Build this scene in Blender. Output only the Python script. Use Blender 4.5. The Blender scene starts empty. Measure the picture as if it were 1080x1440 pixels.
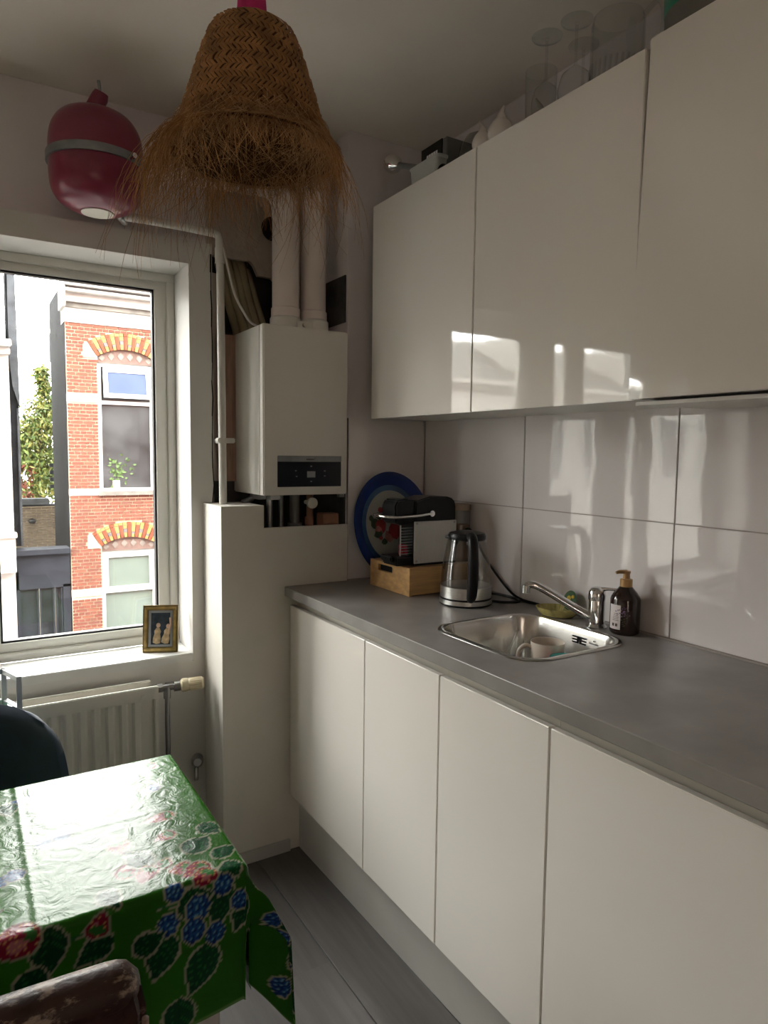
import bpy, bmesh, math, random
import numpy as np
from mathutils import Vector, Matrix
random.seed(7); RNG = np.random.default_rng(7)
sc = bpy.context.scene
COL = sc.collection
PI = math.pi

# ------------------------------------------------------------------ camera
cam = bpy.data.cameras.new('camera'); camo = bpy.data.objects.new('camera', cam); COL.objects.link(camo)
cam.sensor_fit = 'VERTICAL'; cam.sensor_height = 36.0; cam.lens = 966.26/1440*36.0
cam.clip_start = .02; cam.clip_end = 300
yaw, pitch, roll = math.radians(31.698), math.radians(4.8455), math.radians(.69)
cf = Vector((math.sin(yaw)*math.cos(pitch), math.cos(yaw)*math.cos(pitch), -math.sin(pitch)))
cr = Vector((math.cos(yaw), -math.sin(yaw), 0)); cu = cr.cross(cf)
cr2 = cr*math.cos(roll)+cu*math.sin(roll); cu2 = cu*math.cos(roll)-cr*math.sin(roll)
camo.matrix_world = Matrix(((cr2.x, cu2.x, -cf.x, -1.5754), (cr2.y, cu2.y, -cf.y, -2.2522), (cr2.z, cu2.z, -cf.z, 1.4696), (0, 0, 0, 1)))
sc.camera = camo

# ------------------------------------------------------------------ world, light, exposure
world = bpy.data.worlds.new('world'); sc.world = world; world.use_nodes = True
bg = world.node_tree.nodes['Background']
bg.inputs[0].default_value = (1.0, .975, .935, 1); bg.inputs[1].default_value = 16.5       # even white overcast sky
pl = bpy.data.lights.new('window_portal', 'AREA'); pl.shape = 'RECTANGLE'; pl.size = 1.75; pl.size_y = 1.42; pl.cycles.is_portal = True
plo = bpy.data.objects.new('window_portal', pl); COL.objects.link(plo); plo.location = (-1.715, .505, 1.43); plo.rotation_euler = (-PI/2, 0, 0)
pr_ = bpy.data.lights.new('rear_portal', 'AREA'); pr_.shape = 'RECTANGLE'; pr_.size = .5; pr_.size_y = 1.3; pr_.cycles.is_portal = True  # sampling portal of the added fill window
pro = bpy.data.objects.new('rear_portal', pr_); COL.objects.link(pro); pro.location = (-2.1, -4.52, 1.55); pro.rotation_euler = (PI/2, 0, 0)
sc.view_settings.view_transform = 'Standard'; sc.view_settings.look = 'None'
sc.view_settings.gamma = 1; sc.view_settings.use_curve_mapping = False
sc.view_settings.exposure = 0.42

# ------------------------------------------------------------------ materials
MATS = {}
def mat(name, col, rough=.5, metal=0., var=0., vscale=8., bump=0., bscale=20., coat=0., spec=.5, col2=None, stretch=None, sheen=0., detail=4., trans=0., ior=1.45, bdist=.002):
    m = bpy.data.materials.new(name); m.use_nodes = True; MATS[name] = m
    nt = m.node_tree; b = nt.nodes['Principled BSDF']
    b.inputs['Base Color'].default_value = (*col, 1); b.inputs['Roughness'].default_value = rough
    b.inputs['Metallic'].default_value = metal; b.inputs['Specular IOR Level'].default_value = spec
    b.inputs['Coat Weight'].default_value = coat; b.inputs['Coat Roughness'].default_value = .03
    b.inputs['Sheen Weight'].default_value = sheen; b.inputs['IOR'].default_value = ior
    b.inputs['Transmission Weight'].default_value = trans
    tc = nt.nodes.new('ShaderNodeTexCoord'); mp = nt.nodes.new('ShaderNodeMapping')
    nt.links.new(tc.outputs['Object'], mp.inputs[0])
    if stretch: mp.inputs['Scale'].default_value = stretch
    if var > 0 or col2:
        n = nt.nodes.new('ShaderNodeTexNoise'); n.inputs['Scale'].default_value = vscale; n.inputs['Detail'].default_value = detail
        nt.links.new(mp.outputs[0], n.inputs['Vector'])
        r = nt.nodes.new('ShaderNodeValToRGB'); nt.links.new(n.outputs[0], r.inputs[0])
        c2 = col2 if col2 else tuple(min(1, c*(1+var)) for c in col)
        c1 = col if col2 else tuple(c*(1-var) for c in col)
        r.color_ramp.elements[0].position = .35; r.color_ramp.elements[1].position = .65
        r.color_ramp.elements[0].color = (*c1, 1); r.color_ramp.elements[1].color = (*c2, 1)
        nt.links.new(r.outputs[0], b.inputs['Base Color'])
    if bump > 0:
        n = nt.nodes.new('ShaderNodeTexNoise'); n.inputs['Scale'].default_value = bscale; n.inputs['Detail'].default_value = 3
        nt.links.new(mp.outputs[0], n.inputs['Vector'])
        bp = nt.nodes.new('ShaderNodeBump'); bp.inputs['Strength'].default_value = bump; bp.inputs['Distance'].default_value = bdist
        nt.links.new(n.outputs[0], bp.inputs['Height']); nt.links.new(bp.outputs[0], b.inputs['Normal'])
        if coat: nt.links.new(bp.outputs[0], b.inputs['Coat Normal'])
    return m
def thin_glass(name, tint=(1, 1, 1), ior=1.45, haze=0., rough=0.0):
    m = bpy.data.materials.new(name); m.use_nodes = True; MATS[name] = m
    nt = m.node_tree; nt.nodes.clear()
    o = nt.nodes.new('ShaderNodeOutputMaterial'); t = nt.nodes.new('ShaderNodeBsdfTransparent'); g = nt.nodes.new('ShaderNodeBsdfGlossy')
    t.inputs[0].default_value = (*tint, 1); g.inputs['Roughness'].default_value = rough
    f = nt.nodes.new('ShaderNodeFresnel')
    ge = nt.nodes.new('ShaderNodeNewGeometry'); mr = nt.nodes.new('ShaderNodeMapRange')      # same reflectance on both sides of a thin sheet
    mr.inputs['To Min'].default_value = ior; mr.inputs['To Max'].default_value = 1/ior
    nt.links.new(ge.outputs['Backfacing'], mr.inputs['Value']); nt.links.new(mr.outputs[0], f.inputs[0])
    mx = nt.nodes.new('ShaderNodeMixShader')
    nt.links.new(f.outputs[0], mx.inputs[0]); nt.links.new(t.outputs[0], mx.inputs[1]); nt.links.new(g.outputs[0], mx.inputs[2])
    out = mx
    if haze:
        d = nt.nodes.new('ShaderNodeBsdfDiffuse'); d.inputs[0].default_value = (.8, .8, .78, 1)
        m2 = nt.nodes.new('ShaderNodeMixShader'); m2.inputs[0].default_value = haze
        nt.links.new(mx.outputs[0], m2.inputs[1]); nt.links.new(d.outputs[0], m2.inputs[2]); out = m2
    nt.links.new(out.outputs[0], o.inputs[0])
    return m
mat('wall_paint', (.68, .635, .645), .7, var=.04, vscale=5, bump=.12, bscale=60)
mat('ceiling_paint', (.82, .755, .685), .8, var=.03, vscale=3, bump=.1, bscale=50)
mat('wall_warm', (.72, .63, .55), .7, var=.04, vscale=4)
mat('board_paint', (.62, .60, .57), .45, var=.03, vscale=6)
mat('boxing_paint', (.66, .63, .575), .55, var=.03, vscale=5)
mat('raw_plaster', (.48, .41, .355), .9, var=.14, vscale=7, bump=.5, bscale=30, bdist=.006)
mat('cavity_shade', (.05, .047, .045), .9, var=.4, vscale=9)  # near-black base colour carries the shade of the recesses
mat('pvc', (.66, .65, .60), .32, var=.02, vscale=4)
mat('sill_white', (.62, .62, .60), .35, var=.03, vscale=10)
mat('gasket', (.012, .012, .015), .5)
thin_glass('window_glass', (.97, .985, .98), 1.5, haze=.012)
thin_glass('clear_glass', (.965, .97, .965), 1.5)
thin_glass('kettle_glass', (.72, .72, .69), 1.9)
thin_glass('shelf_glass', (.78, .92, .86), 1.5)
mat('tile_glaze', (.70, .66, .655), .045, var=.02, vscale=3, bump=.05, bscale=7, coat=.3, bdist=.01)
mat('grout', (.35, .31, .29), .9)
mat('gloss_cabinet', (.80, .76, .705), .055, var=.008, vscale=2, bump=.025, bscale=9, coat=1.0, bdist=.01)
mat('cabinet_carcass', (.72, .69, .65), .4)
mat('plinth_paint', (.46, .45, .42), .5, var=.03)
mat('rail_beige', (.50, .47, .41), .4)
mat('worktop', (.245, .228, .214), .36, var=.16, vscale=6, bump=.06, bscale=90, detail=8)
mat('steel', (.62, .61, .58), .22, 1, var=.05, vscale=12, bump=.03, bscale=80)
mat('steel_brushed', (.60, .59, .57), .33, 1, var=.06, vscale=30, stretch=(1, 1, 12))
mat('chrome', (.75, .75, .75), .06, 1)
mat('chrome_dull', (.36, .36, .35), .3, 1, var=.1)
mat('black_plastic', (.012, .012, .013), .28, spec=.22)
mat('black_matt', (.008, .008, .009), .5, spec=.22)
mat('black_gloss', (.005, .007, .013), .15, spec=.2)
mat('alu_panel', (.55, .545, .52), .42, .6, var=.04, vscale=60, stretch=(10, 1, 1))
mat('bamboo', (.50, .30, .125), .42, var=.18, vscale=7, stretch=(.6, 5, 9), detail=6)
mat('boiler_white', (.72, .70, .645), .28, var=.01)
mat('flue_white', (.72, .635, .60), .4, var=.02)
mat('hose_beige', (.30, .26, .16), .7, var=.15, vscale=9)
mat('wood_reddish', (.30, .18, .13), .6, var=.2, stretch=(8, 8, 1))
mat('terracotta', (.34, .17, .11), .7, var=.15)
mat('vessel_red', (.20, .020, .048), .3, var=.06, vscale=6, coat=.15)
mat('galvanised', (.24, .25, .25), .42, .8, var=.12, vscale=25)
mat('paper_white', (.74, .70, .62), .6)
mat('pipe_white', (.56, .54, .50), .45, var=.05)
mat('straw', (.33, .16, .057), .75, var=.28, vscale=22)
mat('straw_pale', (.48, .28, .13), .7, var=.25, vscale=15)
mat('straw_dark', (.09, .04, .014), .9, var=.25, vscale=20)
mat('pink_fabric', (.55, .03, .16), .8, var=.1, bump=.3, bscale=200)
mat('navy_velvet', (.012, .028, .062), .85, var=.2, vscale=12, sheen=.35, bump=.12, bscale=150)
mat('wood_dark', (.08, .05, .03), .5, var=.2)
mat('leg_white', (.50, .48, .45), .5, var=.1, stretch=(6, 6, 1))
mat('radiator', (.64, .615, .55), .4, var=.02)
mat('knob_cream', (.60, .52, .36), .45)
mat('gold_frame', (.52, .38, .15), .34, .75, var=.25, vscale=40)
mat('gold_dark', (.20, .14, .05), .45, .6, var=.2, vscale=40)
mat('mount_grey', (.30, .32, .34), .6)
mat('icon_dark', (.035, .05, .07), .25, var=.3, vscale=40)
mat('icon_tan', (.46, .34, .20), .5, var=.3, vscale=60)
mat('icon_skin', (.55, .38, .28), .5)
mat('metal_frame_grey', (.42, .44, .43), .35, .4)
mat('soap_brown', (.018, .008, .006), .12, coat=.4)
mat('soap_label', (.66, .60, .60), .5, var=.08, vscale=30)
mat('label_dark', (.05, .03, .03), .5)
mat('label_violet', (.17, .10, .20), .5, var=.3, vscale=60)
mat('label_green', (.10, .12, .06), .5)
mat('pump_gold', (.45, .27, .12), .3, .45)
mat('mug_beige', (.60, .52, .44), .35, var=.03)
mat('teal_glaze', (.10, .42, .38), .2)
mat('red_glaze', (.45, .05, .08), .25)
mat('dish_yellow', (.50, .44, .17), .25, var=.25, vscale=30)
mat('leaf_green_glaze', (.035, .09, .03), .5, spec=.2)
mat('lemon_yellow', (.62, .45, .06), .3)
mat('enamel_white', (.34, .35, .33), .22, var=.06)
mat('enamel_blue', (.010, .035, .20), .16, var=.25, vscale=6)
mat('enamel_blue_light', (.05, .11, .24), .2, var=.2)
mat('rose_red', (.26, .03, .04), .4, var=.3, vscale=40)
mat('rose_pink', (.36, .14, .13), .4, var=.3, vscale=40)
mat('rose_leaf', (.03, .06, .03), .4, var=.3, vscale=40)
mat('ceramic_white', (.66, .60, .55), .25, var=.03)
mat('frosted_plastic', (.50, .51, .49), .3, trans=.25)
mat('grey_plastic', (.13, .13, .13), .4)
mat('jar_lid', (.32, .24, .18), .5)
mat('green_tin', (.006, .20, .11), .3, coat=.3)
mat('white_ink', (.75, .75, .75), .6)
mat('grey_ink', (.22, .22, .22), .6)
# leather with scuffs
m = mat('leather_worn', (.035, .013, .009), .42, bump=.5, bscale=60, var=.3, vscale=30, bdist=.004)
nt = m.node_tree; b = nt.nodes['Principled BSDF']
tc = nt.nodes.new('ShaderNodeTexCoord'); n1 = nt.nodes.new('ShaderNodeTexNoise'); n1.inputs['Scale'].default_value = 11; n1.inputs['Detail'].default_value = 9; n1.inputs['Roughness'].default_value = .68
mpn = nt.nodes.new('ShaderNodeMapping'); mpn.inputs['Scale'].default_value = (1, 2.2, 2.2); nt.links.new(tc.outputs['Object'], mpn.inputs[0]); nt.links.new(mpn.outputs[0], n1.inputs['Vector'])
rp = nt.nodes.new('ShaderNodeValToRGB'); rp.color_ramp.elements[0].position = .525; rp.color_ramp.elements[1].position = .575
nt.links.new(n1.outputs[0], rp.inputs[0])
mx = nt.nodes.new('ShaderNodeMix'); mx.data_type = 'RGBA'
old = b.inputs['Base Color'].links[0].from_socket
nt.links.new(rp.outputs[0], mx.inputs[0]); nt.links.new(old, mx.inputs[6]); mx.inputs[7].default_value = (.26, .19, .145, 1); nt.links.new(mx.outputs[2], b.inputs['Base Color'])
mat('leather_scuffed', (.20, .14, .105), .6, var=.35, vscale=30)
mat('leather_plain', (.030, .014, .010), .5, var=.3, vscale=25, bump=.3, bscale=70)
# wood plank floor
def plank_mat(i, c):
    m = mat('floor_plank_%d' % i, c, .42, col2=tuple(x*1.28 for x in c), vscale=5, stretch=(9, .7, 1), bump=.12, bscale=14, detail=9)
    return m
for i, c in enumerate([(.092, .085, .081), (.106, .098, .093), (.080, .074, .071)]): plank_mat(i, c)
# exterior
for i, c in enumerate([(.150, .045, .026), (.135, .038, .023), (.165, .055, .031), (.125, .042, .028)]): mat('brick_%d' % i, c, .85, var=.2, vscale=6)
mat('mortar', (.54, .46, .34), .9, var=.06)
mat('facade_white', (.42, .41, .385), .7, var=.04, vscale=2)
mat('stone_white', (.48, .46, .42), .7, var=.05, vscale=2)
mat('cornice_grey', (.13, .12, .105), .8, var=.25, vscale=5)
mat('brick_yellow', (.25, .165, .05), .8, var=.1)
mat('brick_orange', (.16, .036, .013), .8, var=.1)
mat('brick_grey', (.11, .10, .10), .8, var=.15)
mat('tympanum', (.14, .085, .07), .8, var=.2)
mat('tympanum_tile', (.17, .145, .125), .8, var=.15)
mat('frame_white', (.45, .45, .44), .5)
mat('pane_blue', (.06, .08, .15), .3, spec=.1, var=.1, vscale=2)
mat('pane_grey', (.045, .048, .05), .1, var=.5, vscale=1.2)
mat('pane_green', (.12, .15, .13), .15, var=.05, vscale=2)
mat('tar_black', (.010, .0105, .012), .9, spec=.08, var=.5, vscale=5, bump=.6, bscale=12, bdist=.02)
mat('slate_grey', (.02, .021, .026), .8, spec=.15, var=.4, vscale=6)
mat('slate_light', (.05, .054, .06), .8, spec=.15, var=.3, vscale=5)
mat('anthracite', (.016, .018, .024), .7, spec=.2, var=.2, vscale=4)
mat('dark_pane', (.012, .015, .018), .2, spec=.3, var=.5, vscale=2)
mat('roof_tile', (.09, .085, .08), .75, var=.35, vscale=4)
mat('bounce_wall_render', (.44, .37, .32), .9, var=.1, vscale=2)  # warm colour of the added wall behind the rear fill window
mat('brick_tan', (.095, .075, .055), .85, var=.2, vscale=5)
mat('asphalt', (.10, .10, .10), .9, var=.2)
mat('leaf_a', (.11, .15, .026), .6, var=.25, vscale=3)
mat('leaf_b', (.165, .16, .034), .6, var=.25, vscale=3)
mat('leaf_c', (.05, .09, .018), .6, var=.25, vscale=3)
mat('leaf_red', (.15, .03, .02), .6, var=.3, vscale=3)
mat('bark', (.07, .05, .035), .8, var=.3)

# ------------------------------------------------------------------ mesh helpers
class MB:
    def __init__(s): s.v = []; s.f = []
    def add(s, vs, fs):
        o = len(s.v); s.v += [tuple(v) for v in vs]; s.f += [tuple(i+o for i in f) for f in fs]; return s
    def box(s, x0, x1, y0, y1, z0, z1):
        return s.add([(x0, y0, z0), (x1, y0, z0), (x1, y1, z0), (x0, y1, z0), (x0, y0, z1), (x1, y0, z1), (x1, y1, z1), (x0, y1, z1)],
                     [(3, 2, 1, 0), (4, 5, 6, 7), (0, 1, 5, 4), (1, 2, 6, 5), (2, 3, 7, 6), (3, 0, 4, 7)])
    def tube(s, pts, r, n=12, cap=True):
        pts = [Vector(p) for p in pts]; rs = r if isinstance(r, (list, tuple)) else [r]*len(pts)
        vs = []; fs = []; up = None
        for i, p in enumerate(pts):
            t = (pts[min(i+1, len(pts)-1)]-pts[max(i-1, 0)]).normalized()
            if up is None:
                up = Vector((0, 0, 1)) if abs(t.z) < .9 else Vector((1, 0, 0))
            a = t.cross(up)
            if a.length < 1e-6: a = t.cross(Vector((0, 1, 0)))
            a.normalize(); b2 = t.cross(a).normalized(); up = -b2 if False else a.cross(t)
            for k in range(n):
                an = 2*PI*k/n; vs.append(p+(a*math.cos(an)+b2*math.sin(an))*rs[i])
        for i in range(len(pts)-1):
            for k in range(n):
                k2 = (k+1) % n; fs.append((i*n+k, i*n+k2, (i+1)*n+k2, (i+1)*n+k))
        if cap: fs.append(tuple(range(n-1, -1, -1))); fs.append(tuple((len(pts)-1)*n+k for k in range(n)))
        return s.add(vs, fs)
    def lathe(s, prof, c=(0, 0, 0), n=40, cap0=False, cap1=False, mtx=None, sx=1, sy=1):
        vs = []; fs = []
        for r, z in prof:
            for k in range(n):
                an = 2*PI*k/n; v = Vector((r*math.cos(an)*sx, r*math.sin(an)*sy, z))
                if mtx: v = mtx @ v
                vs.append(v+Vector(c))
        for i in range(len(prof)-1):
            for k in range(n):
                k2 = (k+1) % n; fs.append((i*n+k, i*n+k2, (i+1)*n+k2, (i+1)*n+k))
        if cap0: fs.append(tuple(range(n-1, -1, -1)))
        if cap1: fs.append(tuple((len(prof)-1)*n+k for k in range(n)))
        return s.add(vs, fs)
    def prism(s, poly, axis, a, b):           # polygon in the two other axes (order x,y,z kept), extruded a..b
        def P(p, t):
            return (t, p[0], p[1]) if axis == 0 else (p[0], t, p[1]) if axis == 1 else (p[0], p[1], t)
        n = len(poly); vs = [P(p, a) for p in poly]+[P(p, b) for p in poly]
        fs = [tuple(range(n))[::-1], tuple(range(n, 2*n))]+[(i, (i+1) % n, n+(i+1) % n, n+i) for i in range(n)]
        return s.add(vs, fs)
    def xf(s, M):
        s.v = [tuple(M @ Vector(v)) for v in s.v]; return s
    def build(s, name, material, parent=None, smooth=False, bevel=0., seg=2, sub=0, recalc=True, weld=0.):
        me = bpy.data.meshes.new(name); me.from_pydata([tuple(v) for v in s.v], [], s.f)
        bm = bmesh.new(); bm.from_mesh(me)
        if weld: bmesh.ops.remove_doubles(bm, verts=bm.verts, dist=weld)
        if recalc: bmesh.ops.recalc_face_normals(bm, faces=bm.faces)
        if bevel: bmesh.ops.bevel(bm, geom=[e for e in bm.edges if len(e.link_faces) == 2 and e.calc_face_angle(0) > .6], offset=bevel, segments=seg, affect='EDGES', clamp_overlap=True)
        bm.to_mesh(me); bm.free()
        ms = material if isinstance(material, (list, tuple)) else [material]
        for q in ms: me.materials.append(MATS[q] if isinstance(q, str) else q)
        if smooth or bevel:
            me.polygons.foreach_set('use_smooth', [True]*len(me.polygons))
            if hasattr(me, 'set_sharp_from_angle'): me.set_sharp_from_angle(angle=math.radians(smooth if smooth not in (True, False) else 40))
        o = bpy.data.objects.new(name, me); COL.objects.link(o)
        if sub:
            md = o.modifiers.new('subdivision', 'SUBSURF'); md.levels = sub; md.render_levels = sub
        if parent:
            o.parent = parent; o.matrix_parent_inverse = Matrix.Translation(-Vector(parent_world(parent)))
        return o
def parent_world(o):          # world origin of a parent: empties stand at their thing's base, meshes keep world coordinates
    return Vector(o.location) if o.type == 'EMPTY' else Vector((0, 0, 0))
def tag(o, label, cat=None, group=None, kind=None):
    o['label'] = label
    if cat: o['category'] = cat
    if group: o['group'] = group
    if kind: o['kind'] = kind
    return o
def thing(name, label, cat, loc=(0, 0, 0), group=None):
    o = bpy.data.objects.new(name, None); COL.objects.link(o); o.location = loc; o.empty_display_size = .05
    return tag(o, label, cat, group)
def struct(o, label=None):
    o['kind'] = 'structure'
    if label: o['label'] = label
    return o
def sroot(name, label=None, loc=(0, 0, 0)):
    o = bpy.data.objects.new(name, None); COL.objects.link(o); o.location = loc; o.empty_display_size = .05
    return struct(o, label)
def share(src, name, parent, loc, material=None):     # a piece that shares mesh data; loc in world
    o = bpy.data.objects.new(name, src); COL.objects.link(o)
    o.location = Vector(loc)
    if parent:
        o.parent = parent; o.matrix_parent_inverse = Matrix.Translation(-Vector(parent_world(parent)))
    if material:
        o.material_slots[0].link = 'OBJECT'; o.material_slots[0].material = MATS[material]
    return o
def rot_to(d):
    return Vector((0, 0, 1)).rotation_difference(Vector(d).normalized()).to_matrix().to_4x4()
def rrect(x0, x1, y0, y1, r, n=6):
    out = []
    for cx, cy, a0 in ((x1-r, y1-r, 0), (x0+r, y1-r, PI/2), (x0+r, y0+r, PI), (x1-r, y0+r, 1.5*PI)):
        for k in range(n+1):
            a = a0+PI/2*k/n; out.append((cx+r*math.cos(a), cy+r*math.sin(a)))
    return out
def bez(pts, n=24):          # catmull-rom through points
    P = [Vector(p) for p in pts]; P = [P[0]*2-P[1]]+P+[P[-1]*2-P[-2]]; out = []
    m = len(P)-3
    for i in range(m):
        for k in range(n//m+1):
            t = k/(n//m+1); a, b_, c, d = P[i:i+4]
            out.append(.5*((2*b_)+(-a+c)*t+(2*a-5*b_+4*c-d)*t*t+(-a+3*b_-3*c+d)*t**3))
    out.append(P[-2]); return out
def text_mesh(name, body, size, material, parent, M, depth=.0004):
    cu_ = bpy.data.curves.new(name, 'FONT'); cu_.body = body; cu_.size = size; cu_.extrude = depth; cu_.align_x = 'CENTER'; cu_.align_y = 'CENTER'
    to = bpy.data.objects.new(name+'_tmp', cu_); COL.objects.link(to)
    dg = bpy.context.evaluated_depsgraph_get(); me = bpy.data.meshes.new_from_object(to.evaluated_get(dg))
    bpy.data.objects.remove(to); bpy.data.curves.remove(cu_)
    me.transform(M); me.materials.clear(); me.materials.append(MATS[material]); me.name = name
    o = bpy.data.objects.new(name, me); COL.objects.link(o)
    o.parent = parent; o.matrix_parent_inverse = Matrix.Translation(-Vector(parent_world(parent)))
    return o

# ------------------------------------------------------------------ room shell
CEIL = 2.625; ZC = .992
XL = -3.3; YB = -4.3
fl = sroot('floor')
MB().box(XL, .05, YB, .5, -.12, -.004).build('subfloor', 'asphalt', fl)
pw, plen = .187, 1.25
pm = MB().box(-pw/2+.0012, pw/2-.0012, -plen/2+.001, plen/2-.001, -.010, 0).build('plank_proto', 'floor_plank_0', None, bevel=.0015, seg=1)
pmesh = pm.data; bpy.data.objects.remove(pm)
ci = 0
x = -.54-pw/2+.02
col_i = 0
while x > XL-.1:
    off = [0, .47, .9, .25, .68][col_i % 5]
    y = .2+off
    while y-plen/2 > YB-1.2:
        yc = y-plen/2
        if yc-plen/2 < .2 and x > XL:
            if yc+plen/2 < .215 or True:
                share(pmesh, 'plank', fl, (x, min(yc, .2-plen/2) if yc+plen/2 > .2 else yc, 0 if yc+plen/2 <= .2 else -.0006), 'floor_plank_%d' % ((ci*7+col_i*3) % 3))
        ci += 1; y -= plen
    col_i += 1; x -= pw
struct(MB().box(XL-.2, .3, YB-.2, .5, CEIL, CEIL+.15).build('ceiling', 'ceiling_paint'))
struct(MB().box(XL-.2, XL, YB-.2, .5, -.1, CEIL).build('wall_left', 'wall_warm'))
struct(MB().box(XL-.2, -2.35, YB-.2, YB, -.1, CEIL).box(-1.85, .3, YB-.2, YB, -.1, CEIL).box(-2.35, -1.85, YB-.2, YB, -.1, .9).box(-2.35, -1.85, YB-.2, YB, 2.2, CEIL).build('wall_rear', 'wall_warm'))
# right wall with tiles
wr = sroot('wall_right')
MB().box(.009, .25, YB, .5, -.1, CEIL).build('plaster', 'wall_paint', wr)
MB().box(.0045, .0092, -2.9, -.002, ZC-.02, 1.60).build('grout', 'grout', wr)
tw, th = .5662, .304
tm = MB().box(0, .009, -tw/2+.0015, tw/2-.0015, -th/2+.0015, th/2-.0015).build('tile', 'tile_glaze', None, bevel=.0012, seg=2)
tmesh = tm.data; bpy.data.objects.remove(tm)
for i in range(5):
    for j in range(2):
        o = share(tmesh, 'tile', wr, (0, -.005-tw*(i+.5), .993+th*(j+.5)))
        o.rotation_euler = (0, random.uniform(-.0035, .0035), random.uniform(-.003, .003))
# window wall
wb = sroot('wall_back')
WX0, WX1, WZ0, WZ1 = -2.56, -.873, .738, 2.121
m_ = MB()
m_.box(XL, -.79, .2, .5, -.1, WZ0-.03); m_.box(WX1, -.79, .2, .5, WZ0-.03, 2.2); m_.box(XL, WX0, .2, .5, WZ0-.03, 2.2); m_.box(WX0, WX1, .2, .5, WZ1, 2.2)
m_.build('window_surround', 'board_paint', wb, bevel=.0)
MB().box(XL, -.79, .272, .5, 2.2, CEIL).build('upper_wall', 'wall_paint', wb)
# alcove behind the boiler
wa = sroot('wall_alcove')
hole = [(-.735, 1.86), (-.735, 2.12), (-.775, 2.125), (-.775, 2.185), (-.618, 2.187), (-.603, 2.172), (-.586, 2.137), (-.53, 2.135), (-.512, 2.118), (-.512, 1.86)]
def fill_with_hole(outer, inner, axis, t, thick):
    bm = bmesh.new()
    def P(p): return (p[0], t, p[1]) if axis == 1 else (p[0], p[1], t)
    es = []
    for loop in (outer, inner):
        vs = [bm.verts.new(P(p)) for p in loop]
        es += [bm.edges.new((vs[i], vs[(i+1) % len(vs)])) for i in range(len(vs))]
    bmesh.ops.triangle_fill(bm, use_beauty=True, use_dissolve=False, edges=es)
    r = bmesh.ops.extrude_face_region(bm, geom=bm.faces[:])
    d = (0, thick, 0) if axis == 1 else (0, 0, -thick)
    bmesh.ops.translate(bm, vec=d, verts=[g for g in r['geom'] if isinstance(g, bmesh.types.BMVert)])
    bmesh.ops.recalc_face_normals(bm, faces=bm.faces)
    mb = MB(); bm.verts.index_update()
    mb.v = [tuple(v.co) for v in bm.verts]; mb.f = [tuple(v.index for v in f.verts) for f in bm.faces]; bm.free(); return mb
fill_with_hole([(-.79, 1.36), (-.335, 1.36), (-.335, CEIL), (-.79, CEIL)], hole, 1, .28, .02).build('raw_plaster_skin', 'raw_plaster', wa)
MB().box(-.79, -.335, .40, .5, -.1, CEIL).box(-.79, -.335, .30, .5, -.1, 1.5).build('cavity', 'cavity_shade', wa)
MB().lathe([(.0, 0), (.045, 0), (.045, .004), (.040, .006), (0, .006)], mtx=rot_to((0, -1, 0)), c=(-.528, .2795, 2.318), n=28).build('duct_opening', 'black_matt', wa)
# loose render and crack along the window board
m_ = MB()
zz = 1.30; xx = -.80
pts = []
for k in range(16):
    pts.append((-.791+random.uniform(-.004, .002), 1.22+k*.063))
for k in range(15):
    (xa, za), (xb, zb) = pts[k], pts[k+1]
    w = random.uniform(.0005, .0035)
    m_.prism([(xa-w, za), (xa+.0015, za), (xb+.0015, zb), (xb-w, zb)], 1, .1985, .2005)
m_.build('crack', 'black_matt', wa)
# pier that carries the end tile
wp = sroot('wall_pier')
MB().box(-.345, .009, .0095, .5, -.1, CEIL).build('plaster', 'wall_paint', wp)
MB().box(-.343, -.003, 0, .0095, .993, 1.598).build('tile', 'tile_glaze', wp, bevel=.0012)
MB().box(-.3445, -.3435, .0, .0097, .992, 1.6).build('grout', 'grout', wp)
# boxed-in pipes below the boiler
bx = sroot('pipe_boxing', 'grey painted boxing below the boiler with a cut-out at its top')
poly = [(-.83, 0), (-.345, 0), (-.345, 1.205), (-.677, 1.205), (-.677, 1.285), (-.83, 1.285)]
MB().prism(poly, 1, 0, .016).build('front_panel', 'boxing_paint', bx)
MB().box(-.83, -.814, .016, .2, 0, 1.285).build('side_panel', 'boxing_paint', bx)
MB().box(-.814, -.677, .016, .2, 1.269, 1.285).build('top_panel', 'boxing_paint', bx)
struct(MB().box(-.832, -.58, -.012, -.0005, 0, .045).box(-.842, -.8305, -.012, .199, 0, .045).build('baseboard_boxing', 'plinth_paint', bevel=.002))
MB().box(-.352, -.3455, .0165, .28, .9, 1.319).build('shade_lining', 'cavity_shade', bx)  # dark sheet over the pier side, darkening the space under the boiler like shade
bx_c = MB().box(-.813, -.36, .10, .2, 1.08, 1.10).build('shelf', 'cavity_shade', bx)
for k, (xx, r) in enumerate([(-.62, .012), (-.575, .009), (-.52, .018), (-.46, .011)]):
    MB().tube([(xx, .09, 1.10), (xx, .09, 1.33)], r, 10).lathe([(r*1.5, 0), (r*1.5, .03)], c=(xx, .09, 1.14+.02*k), n=12, cap0=True, cap1=True).build('pipe', ['chrome_dull', 'galvanised', 'grey_plastic', 'terracotta'][k], bx, smooth=True)
MB().lathe([(0, 0), (.02, 0), (.02, .012), (0, .012)], mtx=rot_to((0, -1, 0)), c=(-.47, .05, 1.285), n=20).tube([(-.47, .05, 1.285), (-.47, .1, 1.285)], .008).build('gauge', 'paper_white', bx, smooth=True)
MB().box(-.43, -.365, .03, .09, 1.12, 1.245).build('brick_block', 'terracotta', bx, bevel=.003)

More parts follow.
